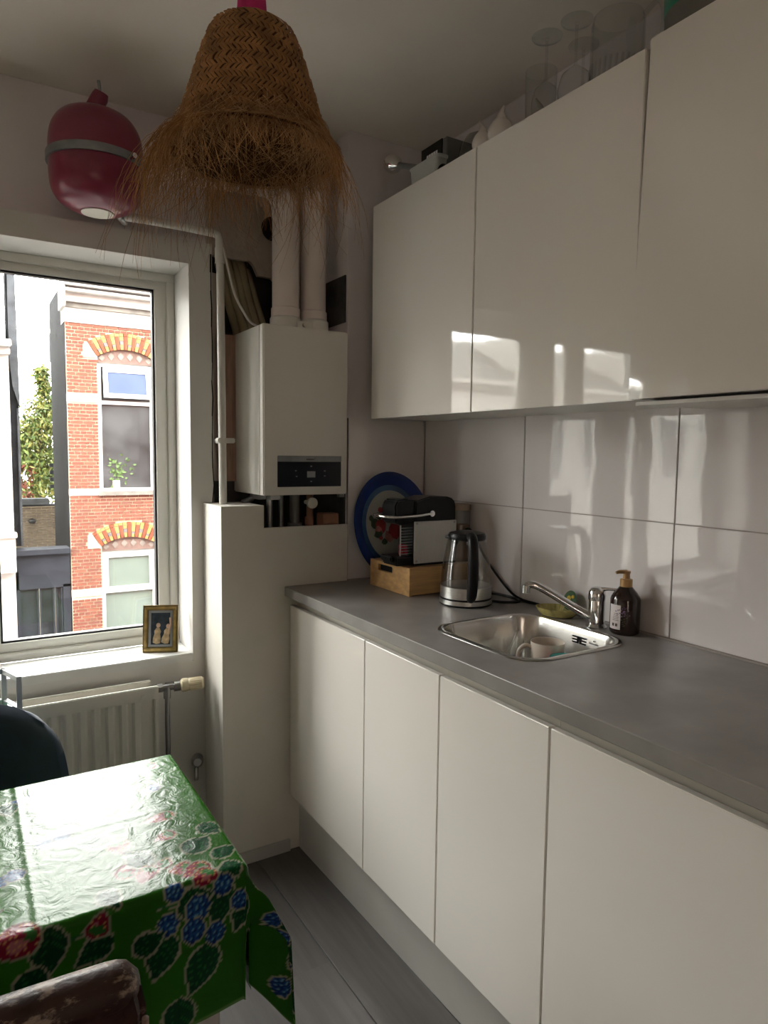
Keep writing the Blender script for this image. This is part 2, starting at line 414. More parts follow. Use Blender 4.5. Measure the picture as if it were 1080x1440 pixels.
# ------------------------------------------------------------------ window
w1 = sroot('window_1')
FY0, FY1 = .40, .47
GL = [(-1.475, -.945), (-1.805, -1.695), (-2.47, -1.915)]
GZ0, GZ1 = .803, 2.062
m_ = MB()
m_.box(WX0, WX1, FY0-.012, FY1, WZ0, WZ0+.033).box(WX0, WX1, FY0-.012, FY1, WZ1-.03, WZ1).box(WX1-.03, WX1, FY0-.012, FY1, WZ0+.033, WZ1-.03).box(WX0, WX0+.03, FY0-.012, FY1, WZ0+.033, WZ1-.03)
m_.box(-1.65, -1.538, FY0-.012, FY1, WZ0+.033, WZ1-.03).box(-1.872, -1.866, FY0-.012, FY1, WZ0+.033, WZ1-.03)
m_.build('window_frame', 'pvc', w1, bevel=.003)
for (a, b_) in GL:
    x0 = a-.06; x1 = b_+.042
    m_ = MB().box(x0, x1, FY0, FY1-.01, WZ0+.033, GZ0).box(x0, x1, FY0, FY1-.01, GZ1, WZ1-.03).box(x0, a, FY0, FY1-.01, GZ0, GZ1).box(b_, x1, FY0, FY1-.01, GZ0, GZ1)
    m_.build('sash', 'pvc', w1)
    g = .007
    m_ = MB().box(a-.001, b_+.001, FY0+.004, FY0+.03, GZ0-.001, GZ0+g).box(a-.001, b_+.001, FY0+.004, FY0+.03, GZ1-g, GZ1+.001).box(a-.001, a+g, FY0+.004, FY0+.03, GZ0, GZ1).box(b_-g, b_+.001, FY0+.004, FY0+.03, GZ0, GZ1)
    m_.build('gasket', 'gasket', w1)
    bd = .016
    m_ = MB()
    for (q0, q1, r0, r1) in ((a-bd, b_+bd, GZ0-bd, GZ0), (a-bd, b_+bd, GZ1, GZ1+bd), (a-bd, a, GZ0, GZ1), (b_, b_+bd, GZ0, GZ1)):
        m_.box(q0, q1, FY0-.006, FY0+.004, r0, r1)
    m_.build('glazing_bead', 'pvc', w1, bevel=.002)
    MB().box(a, b_, FY0+.018, FY0+.022, GZ0, GZ1).build('pane', 'window_glass', w1)
MB().box(WX0, WX1-.0005, .196, FY0-.012, WZ0-.03, WZ0).build('window_sill', 'sill_white', w1, bevel=.003)

w2 = sroot('added_fill_window')  # unseen window added behind the camera for frontal fill light
MB().box(-2.35, -1.85, YB-.14, YB-.08, .9, .96).box(-2.35, -1.85, YB-.14, YB-.08, 2.14, 2.2).box(-2.35, -2.30, YB-.14, YB-.08, .96, 2.14).box(-1.90, -1.85, YB-.14, YB-.08, .96, 2.14).build('window_frame', 'pvc', w2, bevel=.003)
MB().box(-2.30, -1.90, YB-.112, YB-.108, .96, 2.14).build('pane', 'window_glass', w2)

# ------------------------------------------------------------------ base cabinets, worktop
DX = -.58
edges = [-.004, -.542, -.912, -1.287, -1.90, -2.5]
names_ = ['first', 'second', 'third', 'fourth', 'fifth']
lab = ['glossy white base cabinet with wide door against the boxed pipes', 'narrow glossy white base cabinet under the kettle',
       'glossy white base cabinet under the sink', 'wide glossy white base cabinet next to the sink cabinet', 'glossy white base cabinet at the open end of the worktop']
for i in range(5):
    y1, y0 = edges[i], edges[i+1]
    t = thing('base_cabinet', lab[i], 'cabinet', (-.3, (y0+y1)/2, .15), 'base cabinets under the grey worktop')
    m_ = MB().box(DX+.05, -.004, y0+.001, y0+.017, .205, .82).box(DX+.05, -.004, y1-.017, y1-.001, .205, .82).box(DX+.02, -.004, y0+.001, y1-.001, .205, .222).box(-.02, -.004, y0+.017, y1-.017, .222, .955)
    m_.build('carcass', 'cabinet_carcass', t)
    d = MB().box(DX, DX+.018, y0+.0022, y1-.0022, .216, .923).build('door', 'gloss_cabinet', t, bevel=.0014)
    MB().box(DX+.03, DX+.045, y0+.0005, y1-.0005, .88, .955).box(DX+.0185, DX+.03, y0+.0005, y1-.0005, .90, .915).build('grip_rail', 'rail_beige', t)
    MB().box(DX+.025, DX+.06, y0+.03, y0+.09, 0, .205).box(DX+.07, DX+.1, y1-.09, y1-.03, 0, .205).build('foot', 'black_plastic', t) if False else None
m_ = MB().add([(-.541, -.001, 0), (-.47, -3.0, 0), (-.455, -3.0, 0), (-.526, -.001, 0), (-.541, -.001, .204), (-.47, -3.0, .204), (-.455, -3.0, .204), (-.526, -.001, .204)],
     [(0, 1, 2, 3), (4, 7, 6, 5), (0, 4, 5, 1), (1, 5, 6, 2), (2, 6, 7, 3), (3, 7, 4, 0)])
tag(m_.build('plinth', 'plinth_paint'), 'pale grey plinth board along the foot of the base cabinets', 'plinth')
SX0, SX1, SY0, SY1 = -.490, -.112, -1.122, -.722
wt = thing('worktop', 'grey concrete-look worktop running along the tiled wall', 'worktop', (-.3, -1.2, .957))
fill_with_hole([(-.6, -2.95), (-.001, -2.95), (-.001, -.001), (-.6, -.001)], rrect(SX0+.012, SX1-.012, SY0+.012, SY1-.012, .07), 2, ZC, .0345).build('slab', 'worktop', wt, bevel=.0018, seg=1)
MB().box(-.012, -.0005, -2.9, -.001, ZC, ZC+.004).box(-.345, -.012, -.012, -.0005, ZC, ZC+.004).build('sealant', 'grout', wt)

# sink
sk = thing('sink', 'square stainless steel sink set into the grey worktop', 'sink', (-.30, -.92, ZC-.15))
def ring(loopa, za, loopb, zb):
    n = len(loopa); return [(p[0], p[1], za) for p in loopa]+[(p[0], p[1], zb) for p in loopb], [(i, (i+1) % n, n+(i+1) % n, n+i) for i in range(n)]
N = 8
def RL(d, r): return rrect(SX0+d, SX1-d, SY0+d, SY1-d, r, N)
seq = [(RL(0, .082), ZC+.0006), (RL(.003, .08), ZC+.004), (RL(.012, .074), ZC+.0045), (RL(.016, .072), ZC+.002)]
m_ = MB()
for i in range(len(seq)-1): m_.add(*ring(seq[i][0], seq[i][1], seq[i+1][0], seq[i+1][1]))
m_.build('rim', 'steel', sk, smooth=60, weld=1e-5, recalc=True)
seq = [(RL(.016, .072), ZC+.002), (RL(.021, .068), ZC-.012), (RL(.030, .06), ZC-.12), (RL(.036, .055), ZC-.14), (RL(.055, .04), ZC-.15)]
m_ = MB()
for i in range(len(seq)-1): m_.add(*ring(seq[i][0], seq[i][1], seq[i+1][0], seq[i+1][1]))
b_l = RL(.055, .04); m_.add([(p[0], p[1], ZC-.15) for p in b_l], [tuple(range(len(b_l)))])
m_.build('bowl', 'steel', sk, smooth=60, weld=1e-5)
MB().lathe([(0, .001), (.03, .001), (.036, .003), (.04, .0005)], c=(-.30, -.92, ZC-.15), n=28).build('drain', 'chrome', sk, smooth=True)
# logo of bars on the far inner wall (x = max side)
m_ = MB()
for (a0, a1) in ((-.951, -.930), (-.977, -.956)):
    for k in range(3): m_.box(-.1372, -.1345, a0, a1, ZC-.0385+k*.0078, ZC-.0345+k*.0078)
m_.box(-.1372, -.1345, -.951, -.947, ZC-.0385, ZC-.0189).box(-.1372, -.1345, -.960, -.956, ZC-.0385, ZC-.0189)
m_.build('overflow_slot', 'black_matt', sk)
m_ = MB()
for k in range(9):
    m_.box(-.1362, -.1345, -.990-.0034*k-.0022, -.990-.0034*k, ZC-.030, ZC-.030+.003+.0015*((k*5) % 3 == 0))
m_.box(-.1362, -.1345, -1.008, -1.003, ZC-.022, ZC-.018)
m_.build('lettering', 'grey_ink', sk)

# ------------------------------------------------------------------ wall cabinets
UX, UZ0, UZ1 = -.296, 1.595, 2.341
ub = [-.081, -.657, -1.226, -1.83, -2.43]
lab = ['glossy cream wall cabinet at the end by the boiler', 'glossy cream wall cabinet with the window mirrored in its door', 'cream wall cabinet with a slightly taller tilted door beside the mirrored-window cabinet', 'cream wall cabinet past the tilted-door cabinet']
for i in range(4):
    y1, y0 = ub[i], ub[i+1]
    t = thing('wall_cabinet', lab[i], 'cabinet', (-.15, (y0+y1)/2, UZ0), 'wall cabinets above the worktop')
    m_ = MB().box(UX+.02, -.001, y0+.001, y0+.017, UZ0+.002, UZ1-.002).box(UX+.02, -.001, y1-.017, y1-.0005, UZ0+.002, UZ1-.002).box(UX+.02, -.001, y0+.017, y1-.017, UZ0+.002, UZ0+.018).box(UX+.02, -.001, y0+.017, y1-.017, UZ1-.018, UZ1-.002).box(-.008, -.001, y0+.017, y1-.017, UZ0+.018, UZ1-.018)
    m_.build('carcass', 'cabinet_carcass', t)
    if i < 2 or i == 3:
        MB().box(UX, UX+.018, y0+.0022, y1-.0022, UZ0, UZ1).build('door', 'gloss_cabinet', t, bevel=.0014)
    else:
        mb = MB().box(-.009, .009, y0+.0022, y1-.0022, -.373, .392)
        mb.xf(Matrix.Translation((UX+.004, 0, (UZ0+UZ1)/2)) @ Matrix.Rotation(math.radians(1.9), 4, 'Y'))
        mb.build('door', 'gloss_cabinet', t, bevel=.0014)
        mb = MB().box(-.14, .14, y0+.02, y1-.004, -.004, .004)
        mb.xf(Matrix.Translation((-.15, 0, UZ0-.006)) @ Matrix.Rotation(math.radians(-1.0), 4, 'Y'))
        mb.build('hood_visor', 'cabinet_carcass', t, bevel=.001)

# ------------------------------------------------------------------ boiler and pipes
BY = -.018; BX0, BX1, BZ0, BZ1 = -.686, -.358, 1.320, 1.906
bo = thing('boiler', 'white wall-hung gas boiler with a black control panel', 'boiler', (-.55, .2, BZ0))
MB().box(BX0, BX1, BY, .279, BZ0, BZ1).build('casing', 'boiler_white', bo, bevel=.004)
MB().box(BX0-.0015, BX0+.0005, BY+.03, BY+.033, BZ0+.002, BZ1-.002).build('seam', 'grout', bo)
cp = MB().box(-.634, -.384, BY-.002, BY+.004, 1.349, 1.456).build('control_panel', 'black_gloss', bo, bevel=.001)
MB().box(-.634, -.384, BY-.0035, BY-.0015, 1.438, 1.459).build('trim_strip', 'galvanised', cp)
m_ = MB()
for k in range(6): m_.box(-.524+k*.005, -.5205+k*.005, BY-.0042, BY-.0034, 1.4435, 1.4485)
m_.box(-.492, -.4905, BY-.0042, BY-.0034, 1.443, 1.453)
m_.build('lettering', 'label_dark', cp)
MB().box(-.521, -.489, BY-.0032, BY-.0019, 1.382, 1.404).build('display', 'mount_grey', cp)
for (a, c) in [(-.568, 1.404), (-.565, 1.384), (-.508, 1.42), (-.508, 1.366), (-.454, 1.403), (-.454, 1.385)]: MB().box(a, a+.006, BY-.0032, BY-.0019, c, c+.004).build('button', 'grey_ink', cp)
for q in ((-.665, -.635, BY+.10, BY+.16, BZ0-.02, BZ0), (-.655, -.62, BY+.008, BY+.045, BZ0-.016, BZ0), (-.385, -.362, BY+.01, BY+.03, BZ0-.013, BZ0)): MB().box(*q).build('clip', 'chrome_dull', bo, bevel=.002)
MB().tube([(-.655, .15, BZ0-.001), (-.665, .15, BZ0-.02), (-.70, .15, 1.285)], .011, 12).build('condensate_pipe', 'galvanised', bo, smooth=True)
ad = MB().lathe([(.056, 0), (.056, .045), (.05, .052)], c=(-.552, .10, BZ1), n=36, cap1=True).lathe([(.056, 0), (.056, .045), (.05, .052)], c=(-.441, .10, BZ1), n=36, cap1=True).box(-.552, -.441, .05, .15, BZ1, BZ1+.035).build('flue_adaptor', 'boiler_white', bo, smooth=True)
MB().lathe([(.0, 0), (.008, 0), (.008, .012), (0, .012)], mtx=rot_to((0, -1, 0)), c=(-.50, .055, BZ1+.022), n=14).build('test_cap', 'paper_white', bo, smooth=True)
# flue pipes
fp = thing('flue_pipe', 'white flue pipe rising from the boiler and turning along the wall', 'pipe', (-.552, .10, BZ1+.05), 'flue pipes above the boiler')
MB().tube(bez([(-.552, .10, BZ1+.04), (-.552, .10, 2.15), (-.552, .10, 2.32), (-.565, .10, 2.375), (-.61, .10, 2.41), (-.70, .105, 2.41), (-.9, .115, 2.40), (-.97, .15, 2.40), (-.99, .268, 2.40)], 40), .048, 28).build('pipe', 'flue_white', fp, smooth=60)
MB().lathe([(.052, 0), (.052, .03), (.049, .033)], c=(-.552, .10, BZ1+.05), n=28).build('collar', 'flue_white', fp, smooth=True)
fp = thing('flue_pipe', 'straight white flue pipe from the boiler up to the ceiling', 'pipe', (-.441, .10, BZ1+.05), 'flue pipes above the boiler')
MB().tube([(-.441, .10, BZ1+.04), (-.441, .10, 2.3), (-.441, .10, CEIL)], .046, 28).build('pipe', 'flue_white', fp, smooth=60)
MB().lathe([(.050, 0), (.050, .03), (.047, .033)], c=(-.441, .10, BZ1+.05), n=28).build('collar', 'flue_white', fp, smooth=True)
tag(MB().box(-.352, -.3458, .02, .2, 1.95, 2.12).build('shade_plate', 'cavity_shade', bevel=.001), 'dark plate standing in for shade beside the flue pipes over the boiler', 'plate')  # near-black sheet painted in place of shade on the alcove side
tag(MB().box(-.75, -.688, .25, .2795, 1.36, 1.90).build('backing_board', 'wood_reddish'), 'reddish wooden backing board behind the boiler edge', 'board')
# thin white heating pipe
hp = thing('heating_pipe', 'thin white pipe from the red vessel down onto the boxing', 'pipe', (-.79, .11, 1.285))
MB().tube(bez([(-1.10, .14, 2.222), (-1.0, .12, 2.218), (-.83, .11, 2.212), (-.797, .11, 2.205), (-.792, .11, 2.17), (-.790, .11, 2.1)], 36)+[Vector((-.788, .11, 1.7)), Vector((-.786, .11, 1.285))], .0135, 14).build('pipe', 'pipe_white', hp, smooth=60)
MB().lathe([(.017, 0), (.017, .05)], c=(-.7905, .11, 2.115), n=16, cap0=True, cap1=True).build('coupling', 'pipe_white', hp, smooth=True)
MB().box(-.807, -.745, .095, .128, 1.50, 1.518).box(-.765, -.757, .12, .28, 1.50, 1.518).build('clip', 'pipe_white', hp, bevel=.003)
tag(MB().tube(bez([(-.782, .10, 2.165), (-.765, .09, 2.08), (-.745, .08, 2.0), (-.70, .08, 1.93), (-.665, .09, 1.912)], 30), .0045, 8).build('cable', 'pipe_white', smooth=True), 'flat white cable hanging beside the thin pipe', 'cable')
for k, (a, c, r, top) in enumerate([(-.715, -.655, .015, 2.13), (-.69, -.62, .018, 2.17), (-.655, -.585, .014, 2.15), (-.635, -.56, .017, 2.165), (-.60, -.535, .012, 2.12)]):
    tag(MB().tube(bez([(a, .36, top+.05), (a+.003, .33, top), (a*.6+c*.4, .31, 2.02), (c-.004, .315, 1.92), (c, .318, 1.875)], 24), r, 12).build('hose', 'hose_beige', smooth=True), 'beige flexible hose coming out of the wall hole above the boiler', 'hose', 'beige hoses in the wall hole')
# expansion vessel
VX, VY = -1.190, .055
ev = thing('expansion_vessel', 'red expansion tank strapped to the wall above the window', 'tank', (VX, VY, 2.2))
prof = [(0, 2.190), (.045, 2.191), (.075, 2.198), (.108, 2.216), (.126, 2.242), (.133, 2.275), (.134, 2.34), (.133, 2.39), (.124, 2.43), (.102, 2.462), (.07, 2.479), (.03, 2.486), (0, 2.487)]
def vsm(prof, n=5):
    P = bez([(r, 0, z) for r, z in prof], n*(len(prof)-1)); return [(max(0, p.x), p.z) for p in P]
MB().lathe(vsm(prof), c=(VX, VY, 0), n=56).build('tank', 'vessel_red', ev, smooth=60, weld=1e-5)
MB().lathe([(.047, 2.1885), (.0, 2.1882)], c=(VX, VY, 0), n=32).lathe([(.047, 2.1885), (.047, 2.192)], c=(VX, VY, 0), n=32).build('label', 'paper_white', ev)
st = MB().lathe([(.1345, 2.322), (.141, 2.322), (.141, 2.346), (.1345, 2.346), (.1345, 2.322)], c=(VX, VY, 0), n=56).box(VX-.02, VX+.02, VY+.135, .2715, 2.315, 2.352).build('strap', 'galvanised', ev, smooth=30)
MB().lathe([(0, 0), (.008, 0), (.008, .02), (0, .02)], mtx=rot_to((.4, -1, 0)), c=(VX+.075, VY-.122, 2.33), n=10).build('bolt', 'chrome', st, smooth=True)
MB().tube([(VX-.012, VY+.012, 2.47), (VX-.002, VY+.004, 2.50), (VX+.012, VY-.010, 2.528), (VX+.016, VY-.014, 2.54)], [.026, .025, .024, .02], 20).build('cap', 'vessel_red', ev, smooth=50)
MB().tube([(VX+.012, VY-.008, 2.53), (VX+.012, VY-.008, 2.556), (VX+.009, VY-.008, 2.575)], .005, 8).build('valve_stem', 'chrome_dull', ev, smooth=True)
MB().tube([(VX+.10, .16, 2.212), (VX+.07, .12, 2.22), (VX+.05, .09, 2.23)], .0135, 12).build('connection', 'chrome_dull', ev, smooth=True)

# ------------------------------------------------------------------ straw pendant lamp
LX, LY = -.965, -.662
lp = thing('pendant_lamp', 'bell-shaped woven straw pendant lamp with a long ragged fringe', 'lamp', (LX, LY, 2.1))
LP = [(.064, 2.452), (.083, 2.440), (.100, 2.412), (.116, 2.37), (.132, 2.32), (.147, 2.272), (.162, 2.225), (.178, 2.188), (.197, 2.164)]
lps = bez([(r, 0, z) for r, z in LP], 60)
cumz = [0]
for i in range(1, len(lps)): cumz.append(cumz[-1]+(lps[i]-lps[i-1]).length)
def lat(s):
    s = max(0, min(cumz[-1]-1e-6, s)); i = max(k for k in range(len(cumz)) if cumz[k] <= s); i = min(i, len(lps)-2)
    f = (s-cumz[i])/(cumz[i+1]-cumz[i]); return lps[i].lerp(lps[i+1], f)
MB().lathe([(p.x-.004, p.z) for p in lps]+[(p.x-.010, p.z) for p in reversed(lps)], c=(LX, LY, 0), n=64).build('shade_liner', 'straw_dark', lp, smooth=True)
MB().lathe([(.012, 2.449), (.066, 2.450), (.066, 2.444), (.012, 2.443)], c=(LX, LY, 0), n=40).build('shade_top', 'straw', lp)
# woven bands: herringbone of straw strips on a slow spiral
mw = MB()
BW = .0365; SL = cumz[-1]
nb = int(SL/BW)+1
def shell(s, an, h): p = lat(s); return Vector((LX+(p.x+h)*math.cos(an), LY+(p.x+h)*math.sin(an), p.z))
for bnd in range(nb):
    for half in range(2):
        s0 = bnd*BW+half*BW/2
        if s0 > SL: continue
        rr = lat(min(s0+BW/4, SL)).x; n = int(2*PI*rr/.0105)
        for k in range(n):
            an = 2*PI*(k+random.uniform(-.15, .15))/n+bnd*.37; sp = BW*k/n      # spiral shift
            d = (.0175/rr)*(1 if half == 0 else -1)
            a0, a1 = an, an+d; w = .0041/rr
            sa, sb = s0+sp-.0015, s0+sp+BW/2+.003
            if sb > SL+.004: continue
            h0 = .0005+random.uniform(0, .0008); hm = .0046+random.uniform(0, .0034)
            V = []
            for t, hh in ((0, h0), (.35, hm), (.7, hm), (1, h0)):
                s_ = sa+(sb-sa)*t; a_ = a0+(a1-a0)*t
                V += [shell(s_, a_-w, hh-.002), shell(s_, a_, hh), shell(s_, a_+w, hh-.002)]
            F = []
            for q in range(3):
                F += [(q*3, q*3+1, q*3+4, q*3+3), (q*3+1, q*3+2, q*3+5, q*3+4)]
            mw.add(V, F)
o = mw.build('woven_band', 'straw', lp, smooth=60, recalc=False); o['kind'] = 'stuff'
# fringe: loose raffia strands, curved, hanging and flaring
def strand(mb, pts, r, n=3):
    mb.tube(pts, [r*(1-.6*i/(len(pts)-1)) for i in range(len(pts))], n, cap=False)
mf = MB(); mf2 = MB()
for k in range(2300):
    an = random.uniform(0, 2*PI)
    p0 = shell(SL-random.uniform(-.004, .05), an, random.uniform(-.012, .006))
    out = Vector((math.cos(an), math.sin(an), 0)); tan = Vector((-math.sin(an), math.cos(an), 0))
    u = random.random()
    left = max(0, -(out.x*.85-out.y*.5)) ; right = max(0, out.x*.85-out.y*.5)
    L = random.uniform(.03, .10) if u < .62 else random.uniform(.08, .18) if u < .92 else random.uniform(.16, .30)
    L *= (.72+.62*left)
    fl_ = random.uniform(.2, 1.0)*(.55+.75*left); sw = random.gauss(0, .75); curl = random.gauss(0, .28)
    pts = [p0]; dirv = (out*fl_+tan*sw*.8+Vector((0, 0, -.55))).normalized()
    for q in range(6):
        pts.append(pts[-1]+dirv*L/6)
        dirv = (dirv+Vector((0, 0, -.34))+tan*curl*.5+out*random.gauss(0, .12)+tan*random.gauss(0, .18)).normalized()
    strand(mf if k % 3 else mf2, pts, random.uniform(.0005, .0010))
for k in range(900):       # matted strands lying across the mouth and up the lower shade
    an = random.uniform(0, 2*PI); s = SL-random.uniform(.0, .085)
    p0 = shell(s, an, .005); pts = [p0]; d_an = random.uniform(-.9, .9); L = random.uniform(.5, 1.0)
    for q in range(1, 7):
        pts.append(shell(min(SL, s+q*.012), an+d_an*L*q/6*.6, .006+.004*math.sin(q)+random.uniform(0, .005)))
    strand(mf if k % 2 else mf2, pts, random.uniform(.0004, .0008))
for k in range(420):       # loose ends inside the mouth
    an = random.uniform(0, 2*PI); p0 = shell(SL-random.uniform(0, .1), an, -.012); pts = [p0]
    inw = Vector((-math.cos(an), -math.sin(an), 0)); tan = Vector((-math.sin(an), math.cos(an), 0))
    dirv = (inw*random.uniform(.1, .6)+tan*random.gauss(0, .9)+Vector((0, 0, -.35))).normalized()
    for q in range(5): pts.append(pts[-1]+dirv*.02); dirv = (dirv+tan*random.gauss(0, .3)+Vector((0, 0, -.15))).normalized()
    strand(mf2, pts, .0006)
for k in range(110):        # long stray strands
    an = random.choice([random.uniform(1.6, 4.4), random.uniform(1.6, 4.4), random.uniform(-1.6, .8)])
    p0 = shell(SL, an, 0); out = Vector((math.cos(an), math.sin(an), 0)); pts = [p0]; dirv = (out*.6+Vector((0, 0, -.6))).normalized()
    tan = Vector((-math.sin(an), math.cos(an), 0)); L = random.uniform(.12, .27); c_ = random.gauss(0, .26)
    for q in range(9): pts.append(pts[-1]+dirv*L/9); dirv = (dirv+Vector((0, 0, -.25))+tan*c_-out*.06).normalized()
    strand(mf2 if k % 2 else mf, pts, .0008)
o = mf.build('fringe', 'straw', lp, recalc=False); o['kind'] = 'stuff'
o = mf2.build('fringe', 'straw_pale', lp, recalc=False); o['kind'] = 'stuff'
MB().lathe([(.0, 2.444), (.033, 2.444), (.034, 2.48), (.030, 2.53), (.012, 2.555), (0, 2.556)], c=(LX-.002, LY, 0), n=28).build('cord_cap', 'pink_fabric', lp, smooth=60)
MB().tube([(LX-.002, LY, 2.555), (LX-.002, LY, CEIL)], .007, 10).build('cord', 'pink_fabric', lp, smooth=True)
MB().lathe([(0, CEIL-.02), (.045, CEIL-.02), (.05, CEIL)], c=(LX-.002, LY, 0), n=28).build('ceiling_rose', 'pink_fabric', lp, smooth=50)
MB().lathe([(.0, 2.33), (.022, 2.335), (.03, 2.36), (.026, 2.39), (.016, 2.41), (.018, 2.47), (0, 2.47)], c=(LX, LY, 0), n=24).build('bulb', 'paper_white', lp, smooth=60)

# ------------------------------------------------------------------ radiator
rd = thing('radiator', 'cream ribbed panel radiator under the window', 'radiator', (-1.6, .15, .1))
RX0, RX1, RZ0, RZ1 = -2.3, -1.021, .13, .668
pr = [(RX0, .112)]
x = RX0+.045
while x < RX1-.05:
    pr += [(x, .112), (x+.008, .102), (x+.022, .102), (x+.030, .112)]; x += .0425
pr += [(RX1, .112)]
n = len(pr); vs = []; fs = []
for z in (RZ0+.05, RZ1-.045): vs += [(a, b_, z) for a, b_ in pr]
for i in range(n-1): fs.append((i, i+1, n+i+1, n+i))
m_ = MB().add(vs, fs)
for (za, zb) in ((RZ0+.045, RZ0+.05), (RZ1-.045, RZ1-.04)):
    vs = [(a, b_ if (za < .4) == (z_ == zb) else .106, z_) for z_ in (za, zb) for a, b_ in pr]
m_.build('ribbed_panel', 'radiator', rd, smooth=30)
MB().box(RX0, RX1, .100, .1125, RZ1-.046, RZ1).box(RX0, RX1, .100, .1125, RZ0, RZ0+.051).box(RX1-.014, RX1, .1, .1125, RZ0+.051, RZ1-.046).build('panel_edge', 'radiator', rd, bevel=.003)
MB().box(RX0, RX1-.012, .158, .172, RZ0, RZ1+.004).build('rear_panel', 'radiator', rd, bevel=.003)
MB().box(RX0+.05, RX1-.05, .1125, .158, RZ0+.06, RZ1-.03).build('convector', 'grout', rd)
[MB().box(a, a+.04, .1725, .1985, .4, .44).build('bracket', 'radiator', rd) for a in (-1.7, -1.2)]
MB().lathe([(0, 0), (.008, 0), (.008, .003), (0, .003)], mtx=rot_to((0, -1, 0)), c=(RX1-.05, .1, RZ1-.03), n=14).build('plug', 'radiator', rd)
vl = thing('radiator_valve', 'chrome radiator valve with a ribbed cream thermostat knob', 'valve', (-.985, .135, 0))
MB().tube([(-1.022, .135, .648), (-.94, .125, .648)], .011, 14).lathe([(.016, 0), (.016, .018)], mtx=rot_to((1, -.1, 0)), c=(-1.018, .135, .648), n=6, cap0=True, cap1=True).lathe([(.017, 0), (.017, .02), (.013, .026)], mtx=rot_to((1, -.1, 0)), c=(-.962, .128, .648), n=20, cap0=True, cap1=True).tube([(-.985, .131, .65), (-.985, .131, .61)], .013, 14).build('body', 'chrome_dull', vl, smooth=30)
MB().tube([(-.985, .131, .61), (-.985, .131, 0)], .0085, 12).build('pipe', 'chrome_dull', vl, smooth=True)
MB().box(-.995, -.965, .122, .127, .664, .668).build('wing', 'chrome', vl)
rib = []
Mk = rot_to((1, -.22, .05))
mk = MB()
for k in range(28):
    a = 2*PI*k/28
pk = MB().lathe([(.018, 0), (.0235, .006), (.0235, .022), (.021, .026), (.0225, .03), (.0215, .072), (.017, .078), (0, .078)], mtx=Mk, c=(-.940, .122, .650), n=28, cap0=True)
for k in range(22):
    a = 2*PI*k/22; v0 = Mk @ Vector((.0222*math.cos(a), .0222*math.sin(a), .032)); v1 = Mk @ Vector((.0215*math.cos(a), .0215*math.sin(a), .07)); o_ = Vector((-.940, .122, .650))
    pk.tube([v0+o_, v1+o_], .0014, 5)
pk.build('knob', 'knob_cream', vl, smooth=35)
tag(MB().lathe([(0, 0), (.022, 0), (.022, .03), (.014, .04), (0, .04)], mtx=rot_to((-.3, -1, .1)), c=(-.862, .197, .335), n=18).tube([(-.862, .19, .335), (-.875, .17, .31), (-.875, .17, .27)], .008, 10).build('pipe_stub', 'chrome_dull', smooth=40), 'dark pipe stub on the wall low beside the boxing', 'pipe stub')

# ------------------------------------------------------------------ picture frame on the sill
pf = thing('picture_frame', 'small gilt picture frame with two carved figures on the sill', 'picture frame', (-.975, .262, WZ0))
Mf = Matrix.Translation((-.975, .262, WZ0)) @ Matrix.Rotation(math.radians(-24), 4, 'Z') @ Matrix.Rotation(math.radians(-9), 4, 'X')
W_, H_ = .062, .171
def fb(x0, x1, y0, y1, z0, z1): return MB().box(x0, x1, y0, y1, z0, z1).xf(Mf)
def frame_ring(a0, a1, d0, d1):
    m_ = MB()
    m_.box(-W_+a0, W_-a0, d0, d1, a0, a1).box(-W_+a0, W_-a0, d0, d1, H_-a1, H_-a0).box(-W_+a0, -W_+a1, d0, d1, a1, H_-a1).box(W_-a1, W_-a0, d0, d1, a1, H_-a1)
    return m_.xf(Mf)
frame_ring(0, .006, -.006, .010).build('outer_moulding', 'gold_dark', pf, bevel=.001)
frame_ring(.006, .015, -.009, .008).build('gilt_moulding', 'gold_frame', pf, bevel=.002)
frame_ring(.015, .019, -.005, .008).build('inner_moulding', 'gold_dark', pf)
bd = MB()
for k in range(26):
    z_ = .012+(H_-.024)*k/25
    for sx in (-1, 1): bd.lathe([(0, -.0018), (.0016, -.0008), (.0016, .0008), (0, .0018)], c=(sx*(W_-.0165), -.006, z_), n=6)
for k in range(18):
    x_ = -W_+.018+(2*W_-.036)*k/17
    for z_ in (.0165, H_-.0165): bd.lathe([(0, -.0018), (.0016, -.0008), (.0016, .0008), (0, .0018)], c=(x_, -.006, z_), n=6)
bd.xf(Mf).build('beading', 'gold_frame', pf)
frame_ring(.019, .028, -.001, .006).build('mount', 'mount_grey', pf)
fb(-W_+.027, W_-.027, .001, .006, .027, H_-.027).build('backdrop', 'icon_dark', pf)
m_ = MB()
for (cx, tilt, hh) in ((-.015, .10, .062), (.014, .22, .060)):
    Mx = Matrix.Translation((cx, .0, .030)) @ Matrix.Rotation(tilt, 4, 'Y')
    q = MB().lathe([(.0, 0), (.013, .004), (.014, .02), (.010, .036), (.012, .047), (.006, .058), (0, .062)], n=12, sy=.25).xf(Mx)
    m_.add(q.v, q.f)
m_.xf(Mf).build('carved_figure', 'icon_tan', pf, smooth=40)
m_ = MB()
for (cx, z_) in ((-.008, .098), (.027, .094)): m_.lathe([(0, -.009), (.006, -.006), (.008, 0), (.006, .006), (0, .009)], c=(cx, 0, z_), n=10, sy=.4)
m_.tube([(.030, -.001, .078), (.036, -.001, .10), (.034, -.001, .125)], .004, 6)
m_.xf(Mf).build('figure_head', 'icon_skin', pf, smooth=40)
MB().add([Mf @ Vector(v) for v in [(-.02, .010, .12), (.02, .010, .12), (.02, .010, .02), (-.02, .010, .02)]], [(0, 1, 2, 3)]).build('rear_stay', 'wood_dark', pf) if False else None

